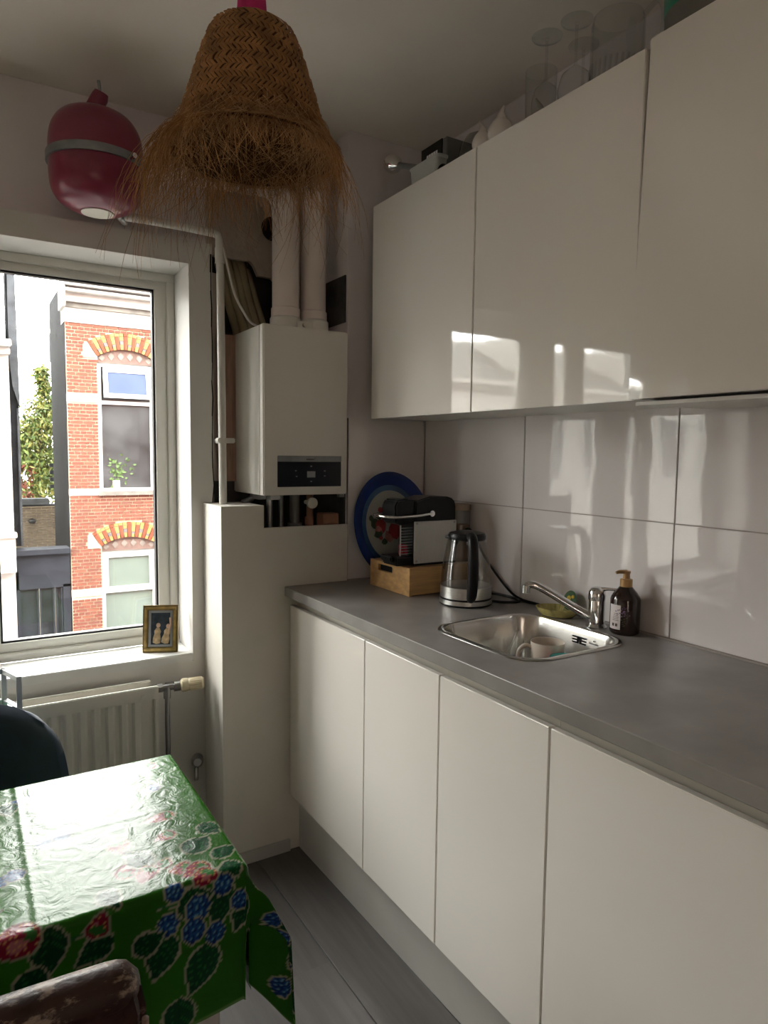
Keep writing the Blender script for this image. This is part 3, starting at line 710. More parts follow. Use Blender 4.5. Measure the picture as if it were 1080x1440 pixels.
# ------------------------------------------------------------------ things on the worktop
# oval enamel tray leaning on the end tile
tr = thing('enamel_tray', 'oval enamel tray with blue rim and painted roses leaning on the tiles', 'tray', (-.178, -.09, ZC))
TA = math.atan2(.085, .42); Mt = Matrix.Translation((-.178, -.0865, ZC+.002)) @ Matrix.Rotation(-TA, 4, 'X') @ Matrix.Translation((0, 0, .207)) @ Matrix.Rotation(PI/2, 4, 'X')
# local: disc in xy plane, +z faces the room
a_, c_ = .173, .205
def ov(prof, n=64):
    mb = MB(); vs = []; fs = []
    for (k, z) in prof:
        for i in range(n):
            t = 2*PI*i/n; vs.append((a_*k*math.cos(t), c_*k*math.sin(t), z))
    for j in range(len(prof)-1):
        for i in range(n): fs.append((j*n+i, j*n+(i+1) % n, (j+1)*n+(i+1) % n, (j+1)*n+i))
    return mb.add(vs, fs)
q = ov([(.001, .004), (.66, .004)]); q.xf(Mt).build('well', 'enamel_white', tr, smooth=True)
ov([(.66, .004), (.76, .005)]).xf(Mt).build('inner_band', 'enamel_blue_light', tr, smooth=True)
ov([(.76, .005), (.82, .008), (.9, .014), (.97, .020), (1.0, .0205), (1.0, .018), (.96, .016), (.9, .010), (.8, .003), (.66, 0), (.001, 0)]).xf(Mt).build('rim', 'enamel_blue', tr, smooth=40)
def blob(cx, cy, r, k=9, h=.0055, jit=.25):
    return MB().add([(cx, cy, h)]+[(cx+r*(1+random.uniform(-jit, jit))*math.cos(2*PI*i/k), cy+r*(1+random.uniform(-jit, jit))*math.sin(2*PI*i/k), h-.0005) for i in range(k)], [(0, i+1, (i+1) % k+1) for i in range(k)])
for matn, lst in (('rose_leaf', [(-.075, .01, .02), (-.055, .04, .016), (-.03, .06, .014), (-.065, -.03, .018), (-.01, .05, .02), (.02, .04, .02), (-.04, -.06, .012), (.0, .085, .007), (-.09, .03, .011)]),
                  ('rose_red', [(-.05, .0, .026), (-.02, .03, .022), (-.045, .062, .011), (-.02, .085, .012), (.01, -.02, .03), (-.055, -.045, .008)]),
                  ('rose_pink', [(-.062, -.018, .017), (-.02, -.04, .022), (.03, .02, .022), (-.008, .09, .006)])):
    for (cx, cy, r) in lst: blob(cx, cy, r, h=.0052+random.uniform(0, .0012)).xf(Mt).build('painted_rose' if 'rose_leaf' != matn else 'painted_leaf', matn, tr)
# bamboo capsule drawer
bb = thing('bamboo_box', 'bamboo drawer box under the coffee machine with a slot grip', 'box', (-.16, -.235, ZC))
MB().box(-.298, -.008, -.365, -.357, ZC+.004, 1.088).box(-.298, -.008, -.120, -.112, ZC+.004, 1.088).box(-.298, -.008, -.357, -.120, 1.080, 1.088).box(-.298, -.008, -.357, -.120, ZC+.001, ZC+.008).box(-.016, -.008, -.357, -.120, ZC+.008, 1.08).build('shell', 'bamboo', bb, bevel=.001)
dr = fill_with_hole([(-.37, ZC+.001), (-.112, ZC+.001), (-.112, 1.089), (-.37, 1.089)], rrect(-.262, -.168, 1.055, 1.078, .004, 3), 1, 0, .011)
dr.v = [(-.310+v[1], v[0], v[2]) for v in dr.v]
dr.build('drawer_front', 'bamboo', bb, bevel=.0008, seg=1)
MB().box(-.298, -.2975, -.30, -.14, ZC+.02, 1.079).build('drawer_inside', 'black_matt', bb)
tag(MB().lathe([(.011, 0), (.013, .004), (.013, .018), (.009, .022), (0, .022)], c=(-.2915, -.205, 1.056), n=14, cap0=True).build('coffee_capsule', 'alu_panel', smooth=40), 'silver coffee capsule showing through the slot of the bamboo box', 'capsule') if False else None
# coffee machine
MZ = 1.0895
cmch = thing('coffee_machine', 'small black capsule coffee machine with a silver side panel and chrome lever', 'coffee machine', (-.2, -.285, MZ))
ysd, yfd = -.340, -.232
prof = [(-.268, MZ+.006), (-.093, MZ+.006), (-.093, MZ+.20), (-.098, MZ+.217), (-.11, MZ+.228), (-.13, MZ+.234), (-.205, MZ+.236), (-.262, MZ+.222), (-.268, MZ+.16)]
MB().prism([(a, b_) for a, b_ in prof], 1, ysd+.006, yfd).build('body', 'black_plastic', cmch, bevel=.004)
MB().prism([(-.262, MZ+.222), (-.262, MZ+.150), (-.305, MZ+.142), (-.338, MZ+.145), (-.342, MZ+.205), (-.330, MZ+.226), (-.300, MZ+.229)], 1, ysd+.014, yfd-.008).build('brew_head', 'black_plastic', cmch, bevel=.005)
MB().box(-.336, -.268, ysd+.012, yfd-.006, MZ+.002, MZ+.034).box(-.352, -.336, ysd+.022, yfd-.016, MZ+.016, MZ+.036).build('drip_tray', 'black_plastic', cmch, bevel=.004)
MB().box(-.268, -.093, ysd+.004, yfd, MZ, MZ+.007).build('foot_plate', 'black_matt', cmch)
MB().box(-.271, -.094, ysd, ysd+.006, MZ+.008, MZ+.152).build('side_panel', 'alu_panel', cmch, bevel=.001)
m_ = MB()
for (a, c) in ((-.262, MZ+.145), (-.104, MZ+.145), (-.262, MZ+.016), (-.104, MZ+.016)): MB().lathe([(0, 0), (.004, 0), (.004, .0015), (0, .0015)], mtx=rot_to((0, -1, 0)), c=(a, ysd, c), n=12).build('screw', 'chrome_dull', cmch, smooth=30)
lev = bez([(-.205, ysd-.004, MZ+.178), (-.27, ysd-.006, MZ+.172), (-.34, ysd-.006, MZ+.170), (-.372, ysd+.008, MZ+.171), (-.384, (ysd+yfd)/2, MZ+.172), (-.372, yfd-.008, MZ+.171), (-.34, yfd+.006, MZ+.170), (-.27, yfd+.006, MZ+.172), (-.205, yfd+.004, MZ+.178)], 48)
MB().tube(lev, .0052, 10).lathe([(.0, 0), (.0105, 0), (.0105, .005), (0, .005)], mtx=rot_to((0, -1, 0)), c=(-.203, ysd-.001, MZ+.178), n=18).build('lever', 'chrome', cmch, smooth=50)
m_ = MB()
for k in range(10): m_.tube([(-.318, ysd+.016, MZ+.042+k*.0098), (-.270, ysd+.016, MZ+.042+k*.0098)], .0016, 6)
m_.tube([(-.318, ysd+.016, MZ+.036), (-.318, ysd+.016, MZ+.14)], .0022, 6)
m_.build('capsule_grid', 'chrome_dull', cmch, smooth=True)
for k, (a, z_) in enumerate(((-.303, .043), (-.285, .043), (-.303, .062), (-.288, .060))):
    tag(MB().lathe([(.006, 0), (.0085, .003), (.0085, .014), (.0055, .018), (0, .018)], c=(a, ysd+.034, MZ+z_-.006), n=12, cap0=True).build('coffee_capsule', 'red_glaze', smooth=40), 'red coffee capsule in the coffee machine wire basket', 'capsule', 'used capsules in the machine')
# jar behind
jr = thing('storage_jar', 'glass jar with a brown lid behind the coffee machine', 'jar', (-.047, -.26, 1.0885))
MB().lathe([(0, 1.089), (.036, 1.089), (.038, 1.095), (.038, 1.265), (.034, 1.272)], c=(-.049, -.30, 0), n=28).build('body', 'kettle_glass', jr, smooth=40)
MB().lathe([(.039, 1.272), (.039, 1.292), (.035, 1.295), (0, 1.295)], c=(-.049, -.30, 0), n=28, cap0=True).build('lid', 'jar_lid', jr, smooth=40)
MB().lathe([(0, 1.091), (.034, 1.091), (.034, 1.22), (0, 1.222)], c=(-.049, -.30, 0), n=24).build('contents', 'terracotta', jr, smooth=40)

# kettle
KX, KY = -.198, -.53
kt = thing('kettle', 'glass and steel electric kettle with black lid and handle', 'kettle', (KX, KY, ZC))
MB().lathe([(0, ZC), (.082, ZC), (.085, ZC+.003), (.085, ZC+.006)], c=(KX, KY, 0), n=48).lathe([(.083, ZC+.019), (.084, ZC+.022), (.083, ZC+.025)], c=(KX, KY, 0), n=48).build('base_plate', 'black_plastic', kt, smooth=40)
MB().lathe([(.085, ZC+.005), (.0845, ZC+.019), (.0, ZC+.0195)], c=(KX, KY, 0), n=48).build('base_ring', 'steel_brushed', kt, smooth=40)
MB().lathe([(.0, ZC+.025), (.0825, ZC+.025), (.0825, ZC+.060), (.080, ZC+.062), (0, ZC+.062)], c=(KX, KY, 0), n=48).build('steel_band', 'steel_brushed', kt, smooth=40)
MB().lathe([(.081, ZC+.060), (.080, ZC+.09), (.075, ZC+.135), (.068, ZC+.175), (.0605, ZC+.213)], c=(KX, KY, 0), n=48).build('glass_body', 'kettle_glass', kt, smooth=60)
MB().lathe([(.060, ZC+.207), (.0615, ZC+.211), (.0615, ZC+.221), (.056, ZC+.229), (.03, ZC+.235), (0, ZC+.236)], c=(KX, KY, 0), n=40, cap0=True).build('lid', 'black_plastic', kt, smooth=40)
hd = Vector((-.46, -.89, 0)).normalized()
def kp(r, z): return (KX+hd.x*r, KY+hd.y*r, ZC+z)
hpts = bez([kp(.045, .222), kp(.075, .224), kp(.098, .205), kp(.107, .16), kp(.107, .10), kp(.100, .055), kp(.088, .034), kp(.080, .030)], 40)
MB().tube(hpts, [.013+.004*math.sin(PI*i/(len(hpts)-1)) for i in range(len(hpts))], 14).build('handle', 'black_plastic', kt, smooth=60)
sd = Vector((-.85, .525, 0)).normalized()
MB().prism([(-.022, 0), (.022, 0), (.004, .017), (-.004, .017)], 2, ZC+.2105, ZC+.2195).xf(Matrix.Translation((KX+sd.x*.054, KY+sd.y*.054, 0)) @ Matrix.Rotation(math.atan2(sd.y, sd.x)-PI/2, 4, 'Z')).build('spout', 'black_plastic', kt, bevel=.002)
MB().lathe([(.0, 0), (.016, 0), (.016, .012), (0, .012)], c=(KX+.01, KY-.01, ZC+.19), n=16).tube([(KX+.02, KY-.02, ZC+.062), (KX+.012, KY-.012, ZC+.12), (KX+.01, KY-.01, ZC+.19)], .003, 8).build('filter', 'chrome_dull', kt, smooth=40)
MB().tube(bez([(KX+.07, KY-.045, ZC+.008), (-.09, -.60, ZC+.005), (-.04, -.61, ZC+.005), (-.022, -.56, ZC+.005), (-.035, -.49, ZC+.006), (-.06, -.46, ZC+.006)], 40), .0042, 8).build('power_cord', 'black_plastic', kt, smooth=True)
MB().tube(bez([(-.09, -.330, MZ+.06), (-.05, -.355, MZ+.12), (-.018, -.40, 1.12), (-.012, -.47, 1.055), (-.012, -.54, 1.01), (-.018, -.60, ZC+.0055), (-.02, -.66, ZC+.005), (-.016, -.74, ZC+.005), (-.016, -.80, ZC+.005)], 50), .0042, 8).build('power_cord', 'black_plastic', cmch, smooth=True)

# tap
TX, TY = -.071, -.955
tp = thing('tap', 'chrome single-lever kitchen tap with a long straight spout', 'tap', (TX, TY, ZC))
MB().lathe([(0, 0), (.030, 0), (.030, .004), (.025, .009), (.0225, .012), (.0225, .075), (.021, .082)], c=(TX, TY, ZC), n=32, cap1=True).build('body', 'chrome', tp, smooth=35)
MB().lathe([(.0235, .078), (.0245, .09), (.023, .102), (.016, .112), (.006, .116), (0, .1165)], c=(TX, TY, ZC), n=32, cap0=True).build('cap', 'chrome', tp, smooth=50)
MB().tube([(TX+.002, TY-.002, ZC+.108), (TX+.012, TY-.03, ZC+.1125), (TX+.022, TY-.058, ZC+.114)], [.0075, .0045, .004], 12).build('lever', 'chrome', tp, smooth=50)
sp = bez([(TX-.012, TY+.01, ZC+.028), (TX-.05, TY+.04, ZC+.055), (TX-.10, TY+.078, ZC+.092), (TX-.132, TY+.10, ZC+.112), (TX-.148, TY+.112, ZC+.115), (TX-.156, TY+.118, ZC+.110)], 30)
MB().tube(sp, [.0125-.003*i/(len(sp)-1) for i in range(len(sp))], 16).build('spout', 'chrome', tp, smooth=50)
MB().lathe([(.0115, 0), (.0115, .022)], c=(TX-.156, TY+.118, ZC+.092), n=18, cap0=True, cap1=True).build('aerator', 'chrome', tp, smooth=40)
# lemon dish
ld = thing('spoon_rest', 'yellow ceramic dish with a lemon and leaf painted handle by the tap', 'dish', (-.068, -.80, ZC))
Ml = Matrix.Translation((-.068, -.805, ZC)) @ Matrix.Rotation(math.radians(-62), 4, 'Z')
MB().lathe([(0, .004), (.03, .003), (.045, .006), (.055, .016), (.061, .026), (.062, .0265), (.056, .015), (.046, .003), (.032, 0), (0, 0)], n=40, sx=1.05, sy=.78).xf(Ml).build('bowl', 'dish_yellow', ld, smooth=40)
m_ = MB()
for k in range(26):
    t = 2*PI*k/26; m_.tube([(.048*1.05*math.cos(t), .048*.78*math.sin(t), .008), (.0615*1.05*math.cos(t), .0615*.78*math.sin(t), .0262)], .0016, 5)
m_.xf(Ml).build('fluting', 'dish_yellow', ld)
Mh = Matrix.Translation((-.022, -.815, ZC+.044)) @ Matrix.Rotation(math.radians(-75), 4, 'Y')
MB().lathe([(0, 0), (.016, 0), (.025, .003), (.027, .006), (.02, .007), (0, .007)], n=24, sx=1.1, sy=.95).xf(Mh).build('handle', 'leaf_green_glaze', ld, smooth=40)
m_ = MB()
for (a, c, r) in ((.006, .004, .008), (-.01, -.008, .007), (.012, -.01, .006), (-.012, .01, .006)): m_.lathe([(0, .0068), (r*.8, .0085), (r, .0072)], c=(a, c, 0), n=12)
m_.xf(Mh).build('painted_lemon', 'lemon_yellow', ld, smooth=40)
m_ = MB()
for (a, c, r) in ((.02, .0, .016), (-.02, .012, .014), (-.005, -.016, .013), (.01, .018, .010)): m_.lathe([(0, .0048), (r, .0044)], c=(a, c, 0), n=9, sx=1, sy=.6)
m_.xf(Ml).build('painted_leaves', 'leaf_green_glaze', ld)
# soap bottle
SBX, SBY = -.052, -1.036
sb = thing('soap_bottle', 'dark brown soap pump bottle with a pale label and gold pump', 'bottle', (SBX, SBY, ZC))
MB().lathe([(0, 0), (.034, 0), (.0385, .004), (.0395, .01), (.0395, .094), (.037, .101), (.030, .112), (.018, .126), (.0155, .129), (.0155, .134), (0, .134)], c=(SBX, SBY, ZC), n=40).build('body', 'soap_brown', sb, smooth=40)
MB().lathe([(.0165, .128), (.0165, .148), (.013, .1495), (.0095, .15), (.0085, .166), (0, .166)], c=(SBX, SBY, ZC), n=28, cap0=True).build('pump_collar', 'pump_gold', sb, smooth=35)
MB().lathe([(.0095, .163), (.0105, .166), (.0105, .171), (0, .172)], c=(SBX, SBY, ZC), n=20, cap0=True).tube([(SBX, SBY, ZC+.168), (SBX-.022, SBY+.008, ZC+.1685), (SBX-.029, SBY+.011, ZC+.166)], [.006, .005, .004], 10).build('pump_head', 'pump_gold', sb, smooth=40)
def cyl_patch(a0, a1, z0, z1, r, n=10):
    vs = []; fs = []
    for k in range(n+1):
        a = a0+(a1-a0)*k/n
        for z in (z0, z1): vs.append((SBX+r*math.cos(a), SBY+r*math.sin(a), ZC+z))
    for k in range(n): fs.append((2*k, 2*k+2, 2*k+3, 2*k+1))
    return MB().add(vs, fs)
cdir = math.atan2(-2.25-SBY, -1.575-SBX)
la = cdir-1.18; lb_ = cdir-.28
lbl = cyl_patch(la, lb_, .016, .082, .0401).build('label', 'soap_label', sb, smooth=True)
m_ = MB()
for (f0, z_) in ((.42, .024), (.70, .024)):
    ac = la+(lb_-la)*f0
    for q_ in [cyl_patch(ac-.085, ac+.085, z_, z_+.008, .0405, 4)]: m_.add(q_.v, q_.f)
for k in range(5):
    q_ = cyl_patch(la+.3+.03*k, lb_-.12-.04*(k % 2), .040+k*.0045, .0412+k*.0045, .0405, 4); m_.add(q_.v, q_.f)
m_.build('print', 'label_dark', lbl)
m_ = MB()
for k in range(26):
    ac = cdir+random.gauss(-.12, .16); z_ = random.gauss(.066, .008); q_ = cyl_patch(ac-.04, ac+.04, z_, z_+.003, .0406, 2); m_.add(q_.v, q_.f)
m_.build('flower_print', 'label_violet', lbl)
m_ = MB()
for k in range(12):
    ac = cdir+random.gauss(-.05, .12); z_ = .026+k*.0028; q_ = cyl_patch(ac-.05, ac+.05, z_, z_+.0012, .0406, 2); m_.add(q_.v, q_.f)
m_.build('stem_print', 'label_green', lbl)
# dishes in the sink
SF = ZC-.15
mg = thing('mug', 'beige mug with a big round handle standing in the sink', 'mug', (-.225, -.93, SF))
MX, MY = -.226, -.925
MB().lathe([(0, .001), (.034, .001), (.037, .006), (.046, .122), (.0455, .1235), (.0435, .1225), (.034, .012), (0, .010)], c=(MX, MY, SF), n=36).build('cup', 'mug_beige', mg, smooth=40)
hd2 = Vector((-.80, .60, 0)).normalized()
MB().tube(bez([(MX+hd2.x*r_, MY+hd2.y*r_, SF+z_) for r_, z_ in ((.042, .105), (.06, .110), (.076, .095), (.078, .07), (.066, .045), (.038, .038))], 24), .006, 10).build('handle', 'mug_beige', mg, smooth=50)
tc_ = thing('cup', 'teal-lined cup with a red outside in the sink next to the beige mug', 'cup', (-.245, -1.0, SF))
CX_, CY_ = -.248, -1.018
MB().lathe([(.044, .1055), (.040, .09), (.03, .02), (0, .014)], c=(CX_, CY_, SF), n=32).lathe([(.0455, .1055), (.044, .1058)], c=(CX_, CY_, SF), n=32).build('lining', 'teal_glaze', tc_, smooth=60, recalc=False)
MB().lathe([(0, .001), (.028, .001), (.033, .015), (.043, .09), (.0455, .1055)], c=(CX_, CY_, SF), n=32).build('cup_outside', 'red_glaze', tc_, smooth=40)
gl = thing('drinking_glass', 'clear drinking glass standing in the far corner of the sink', 'glass', (-.22, -.80, SF))
MB().lathe([(0, .002), (.024, .001), (.030, .10), (.029, .10), (.023, .008), (0, .008)], c=(-.235, -.80, SF), n=28).build('glass', 'clear_glass', gl, smooth=40)
tag(MB().tube(bez([(-.29, -.84, SF+.006), (-.26, -.80, SF+.04), (-.225, -.795, SF+.11), (-.213, -.795, SF+.125)], 16), [.004]*3+[.0022]*9+[.0022]*40 if False else .0025, 8).build('spoon', 'chrome', smooth=True), 'thin metal spoon leaning in the sink glass', 'spoon')

# ------------------------------------------------------------------ things on top of the wall cabinets
TZ = UZ1
hb = thing('hand_blender', 'hand blender with a chrome foot sticking out past the cabinet end', 'blender', (-.25, -.2, TZ+.04))
d_ = (Vector((-.262, -.12, TZ+.143))-Vector((-.255, -.33, TZ+.055))).normalized(); p0 = Vector((-.255, -.33, TZ+.056))
MB().tube([p0, p0+d_*.15], [.011, .0095], 16).build('shaft', 'grey_plastic', hb, smooth=50)
Mb = Matrix.Translation(p0+d_*.145) @ rot_to(d_)
MB().lathe([(.010, 0), (.014, .012), (.027, .028), (.031, .045), (.030, .058), (.028, .058), (.029, .045), (.024, .03), (0, .025)], n=28).xf(Mb).build('blade_guard', 'chrome', hb, smooth=40)
MB().tube([p0-d_*.13, p0-d_*.10, p0-d_*.02, p0+d_*.01], [.022, .027, .026, .014], 20).build('motor_grip', 'black_plastic', hb, smooth=50)
bk = thing('black_box', 'black box with white lettering and grey sides on the wall cabinet', 'box', (-.2, -.33, TZ))
MB().box(-.225, -.12, -.418, -.282, TZ, TZ+.135).build('carton', 'grey_plastic', bk, bevel=.002)
MB().box(-.2285, -.225, -.3965, -.282, TZ, TZ+.135).build('front_panel', 'black_plastic', bk)
m_ = MB()
for k in range(5): m_.box(-.2297, -.2284, -.314-.0125*k-.009, -.314-.0125*k, TZ+.094, TZ+.107)
m_.build('lettering', 'white_ink', bk)
tb = thing('plastic_tub', 'frosted plastic food tub with a wide rim on the wall cabinet', 'tub', (-.26, -.36, TZ))
m_ = MB(); L0 = rrect(-.276, -.17+.0, -.44, -.295, .02, 4)
def shrink(L, d): cx = sum(p[0] for p in L)/len(L); cy = sum(p[1] for p in L)/len(L); return [(cx+(p[0]-cx)*d, cy+(p[1]-cy)*d) for p in L]
L0 = rrect(-.284, -.236, -.452, -.285, .015, 4)
seqt = [(shrink(L0, .86), TZ+.001), (shrink(L0, .93), TZ+.052), (shrink(L0, 1.0), TZ+.056), (shrink(L0, 1.0), TZ+.060), (shrink(L0, .92), TZ+.060), (shrink(L0, .84), TZ+.004)]
for i in range(len(seqt)-1): m_.add(*ring(seqt[i][0], seqt[i][1], seqt[i+1][0], seqt[i+1][1]))
m_.add([(p[0], p[1], TZ+.001) for p in seqt[0][0]], [tuple(range(len(L0)))])
m_.build('tub', 'frosted_plastic', tb, smooth=40, weld=1e-5)
gb = thing('glass_bowl', 'upturned clear bowl with a dark rim behind the plastic tub', 'bowl', (-.2, -.52, TZ))
MB().lathe([(.068, 0), (.068, .03), (.062, .07), (.042, .105), (.015, .118), (0, .119)], c=(-.175, -.52, TZ), n=36).build('bowl', 'kettle_glass', gb, smooth=40)
MB().lathe([(.070, .002), (.073, .004), (.073, .012), (.069, .014)], c=(-.175, -.52, TZ), n=36).build('rim', 'black_plastic', gb, smooth=40)
tag(MB().box(-.262, -.256, -.50, -.492, TZ, TZ+.12).xf(Matrix.Translation((-.259, -.496, TZ)) @ Matrix.Rotation(math.radians(34), 4, 'X') @ Matrix.Translation((.259, .496, -TZ))).build('flat_lid', 'ceramic_white', bevel=.001), 'thin pale lid standing tilted between the tub and the bowl', 'lid') if False else None
def bird(x, y, s, rz, label):
    t = thing('ceramic_jug', label, 'jug', (x, y, TZ), 'white ceramic pieces on the wall cabinet')
    M_ = Matrix.Translation((x, y, TZ)) @ Matrix.Rotation(rz, 4, 'Z') @ Matrix.Scale(s, 4)
    MB().lathe(vsm([(0, .0), (.026, .001), (.038, .018), (.041, .038), (.032, .062), (.019, .078), (.014, .09), (.009, .098), (0, .10)]), n=28).xf(M_).build('body', 'ceramic_white', t, smooth=50)
    MB().tube([(.0, 0, .092), (.006, 0, .105), (.014, 0, .118), (.016, 0, .125)], [.010, .008, .005, .002], 12).xf(M_).build('spout', 'ceramic_white', t, smooth=50)
bird(-.255, -.632, .74, 1.9, 'small white ceramic jug with a pointed tip on the wall cabinet')
bird(-.245, -.700, .90, .4, 'larger round white ceramic jug between two other ceramic jugs')
bird(-.125, -.735, 1.15, 2.6, 'white ceramic jug standing next to the tall tumbler glass')
tg = thing('tumbler', 'tall straight clear tumbler among the stemmed glasses', 'glass', (-.22, -.82, TZ))
MB().lathe([(0, .003), (.040, .002), (.043, .17), (.0415, .17), (.039, .008), (0, .008)], c=(-.19, -.797, TZ), n=36).build('tumbler', 'clear_glass', tg, smooth=40)
def stem_glass(x, y, label, h=.215, r=.036):
    t = thing('wine_glass', label, 'glass', (x, y, TZ), 'upturned wine glasses on the wall cabinet')
    MB().lathe([(r*.82, 0), (r, .03), (r*1.02, .05), (r*.8, .082), (r*.35, .098), (.006, .104)], c=(x, y, TZ), n=32).build('cup', 'clear_glass', t, smooth=60)
    MB().lathe([(.006, .104), (.0035, .115), (.0035, h-.012), (.006, h-.005)], c=(x, y, TZ), n=14).build('stem', 'clear_glass', t, smooth=60)
    MB().lathe([(.005, h-.008), (.02, h-.004), (.039, h-.002), (.040, h), (.02, h-.001), (0, h)], c=(x, y, TZ), n=36).build('foot', 'clear_glass', t, smooth=60)
stem_glass(-.235, -.862, 'upturned stemmed wine glass beside the tall tumbler')
stem_glass(-.225, -.955, 'upturned stemmed wine glass beside the glass jug', .212, .042)
stem_glass(-.14, -.90, 'upturned stemmed wine glass behind the other two wine glasses', .205, .036)
gj = thing('glass_jug', 'large clear glass jug with a handle and cut base on the wall cabinet', 'jug', (-.2, -1.07, TZ))
MB().lathe([(0, .006), (.056, .003), (.062, .02), (.062, .15), (.058, .168), (.056, .168), (.059, .15), (.058, .02), (0, .012)], c=(-.205, -1.068, TZ), n=40).build('body', 'clear_glass', gj, smooth=40)
MB().tube(bez([(-.19, -1.13, TZ+.15), (-.185, -1.165, TZ+.165), (-.185, -1.18, TZ+.12), (-.187, -1.168, TZ+.06), (-.19, -1.13, TZ+.04)], 24), .006, 10).build('handle', 'clear_glass', gj, smooth=50)
m_ = MB()
for k in range(30):
    t = 2*PI*k/30; m_.tube([(-.205+.0625*math.cos(t), -1.068+.0625*math.sin(t), TZ+.005), (-.205+.0635*math.cos(t+.08), -1.068+.0635*math.sin(t+.08), TZ+.055)], .003, 5)
m_.build('cut_pattern', 'clear_glass', gj, smooth=60)
gt = thing('green_tin', 'dark green tin with a grey base band on the wall cabinet', 'tin', (-.18, -1.30, TZ+.016))
MB().lathe([(0, .018), (.088, .018), (.09, .021), (.09, .072)], c=(-.185, -1.295, TZ), n=48).build('base_band', 'cornice_grey', gt, smooth=40)
MB().lathe([(.0905, .071), (.092, .08), (.092, .20), (.088, .205), (0, .206)], c=(-.185, -1.295, TZ), n=48).build('body', 'green_tin', gt, smooth=40)

# ------------------------------------------------------------------ table and oilcloth
TTZ = .77; TX1 = -1.188; TX0 = -2.35; TY0, TY1 = -1.178, -.687
tb_ = thing('dining_table', 'small dining table hidden under the green oilcloth', 'table', (-1.7, -.93, 0))
MB().box(TX0, TX1-.004, TY0+.004, TY1-.004, TTZ-.03, TTZ-.004).build('tabletop', 'leg_white', tb_, bevel=.003)
MB().box(TX0+.05, TX1-.06, TY0+.05, TY0+.07, TTZ-.11, TTZ-.03).box(TX0+.05, TX1-.06, TY1-.07, TY1-.05, TTZ-.11, TTZ-.03).build('apron', 'leg_white', tb_)
for (a, c) in ((TX0+.03, TY0+.03), (TX1-.075, TY0+.03), (TX0+.03, TY1-.075), (TX1-.075, TY1-.075)):
    MB().box(a, a+.045, c, c+.045, 0, TTZ-.031).build('leg', 'leg_white', tb_, bevel=.004)
# cloth surface, flat coordinates (u,v) = table coordinates continued past the edges
OH = .245; OF = .17; step = .0036
us = np.arange(TX0, TX1+OH+1e-6, step); vs_ = np.arange(TY0-OH, TY1+OF+1e-6, step)
U, V = np.meshgrid(us, vs_, indexing='ij')
du = np.maximum(U-TX1, 0); dn = np.maximum(TY0-V, 0); dfar = np.maximum(V-TY1, 0)
X = np.minimum(U, TX1).copy(); Y = np.clip(V, TY0, TY1).copy(); Z = np.full_like(U, TTZ)
RB = .010
def drape(d):             # out, down for a hang of length d around a soft edge
    a = np.clip(d/RB, 0, PI/2); o = RB*np.sin(a); dn_ = RB*(1-np.cos(a)); ex = np.maximum(d-RB*PI/2, 0)
    return o, dn_+ex
def key(th, ks):
    th = np.asarray(th); out = np.zeros(th.shape+(2,))
    for (t0, a0), (t1, a1) in zip(ks[:-1], ks[1:]):
        m_k = (th >= t0) & (th <= t1); f = (th-t0)/(t1-t0); f = f*f*(3-2*f)
        for q in range(2): out[..., q] = np.where(m_k, a0[q]+(a1[q]-a0[q])*f, out[..., q])
    return out
for (dv, sy, ks) in ((dn, -1, [(0, (.03, 0)), (18, (0, .0)), (44, (.38, -.36)), (72, (.07, -.08)), (90, (0, -.02))]), (dfar, 1, [(0, (.03, 0)), (45, (.30, .2)), (90, (0, .03))])):
    rr = np.hypot(du, dv); th = np.degrees(np.arctan2(dv, du)); msk = (rr > 0) & ((dv > 0) | (du > 0))
    if sy < 0: msk = msk & (V <= (TY0+TY1)/2)
    else: msk = msk & (V > (TY0+TY1)/2)
    cap = np.minimum(1, (OH-.02+.075*np.exp(-((th-42)/13)**2)+.02*(np.abs(th-45) > 40))/(OH/np.maximum(np.maximum(np.cos(np.radians(th)), np.sin(np.radians(th))), .1))); rr = rr*cap
    h = key(th, ks); o, dwn = drape(rr)
    dirx = np.cos(np.radians(th)); diry = sy*np.sin(np.radians(th))
    grow = np.clip((rr-.005)/.07, 0, 1); grow = grow*grow*(3-2*grow)
    re_ = np.where(rr < .15, rr, .15+(rr-.15)*.1); hx = h[..., 0]*re_*grow; hy = h[..., 1]*re_*grow
    if sy < 0:
        g2 = np.clip((rr-.07)/.17, 0, 1); g2 = g2*g2*(3-2*g2); hin = key(th, [(0, (0, 0)), (46, (0, 0)), (69, (.02, .55)), (90, (0, 0))]); hx = hx+hin[..., 0]*rr*g2; hy = hy+hin[..., 1]*rr*g2
    hl = np.hypot(hx, hy); shr = np.sqrt(np.maximum(dwn**2-np.minimum(hl, dwn*.8)**2, 0))
    X = np.where(msk, X+o*dirx+hx, X); Y = np.where(msk, Y+o*diry+hy, Y); Z = np.where(msk, TTZ-shr, Z)
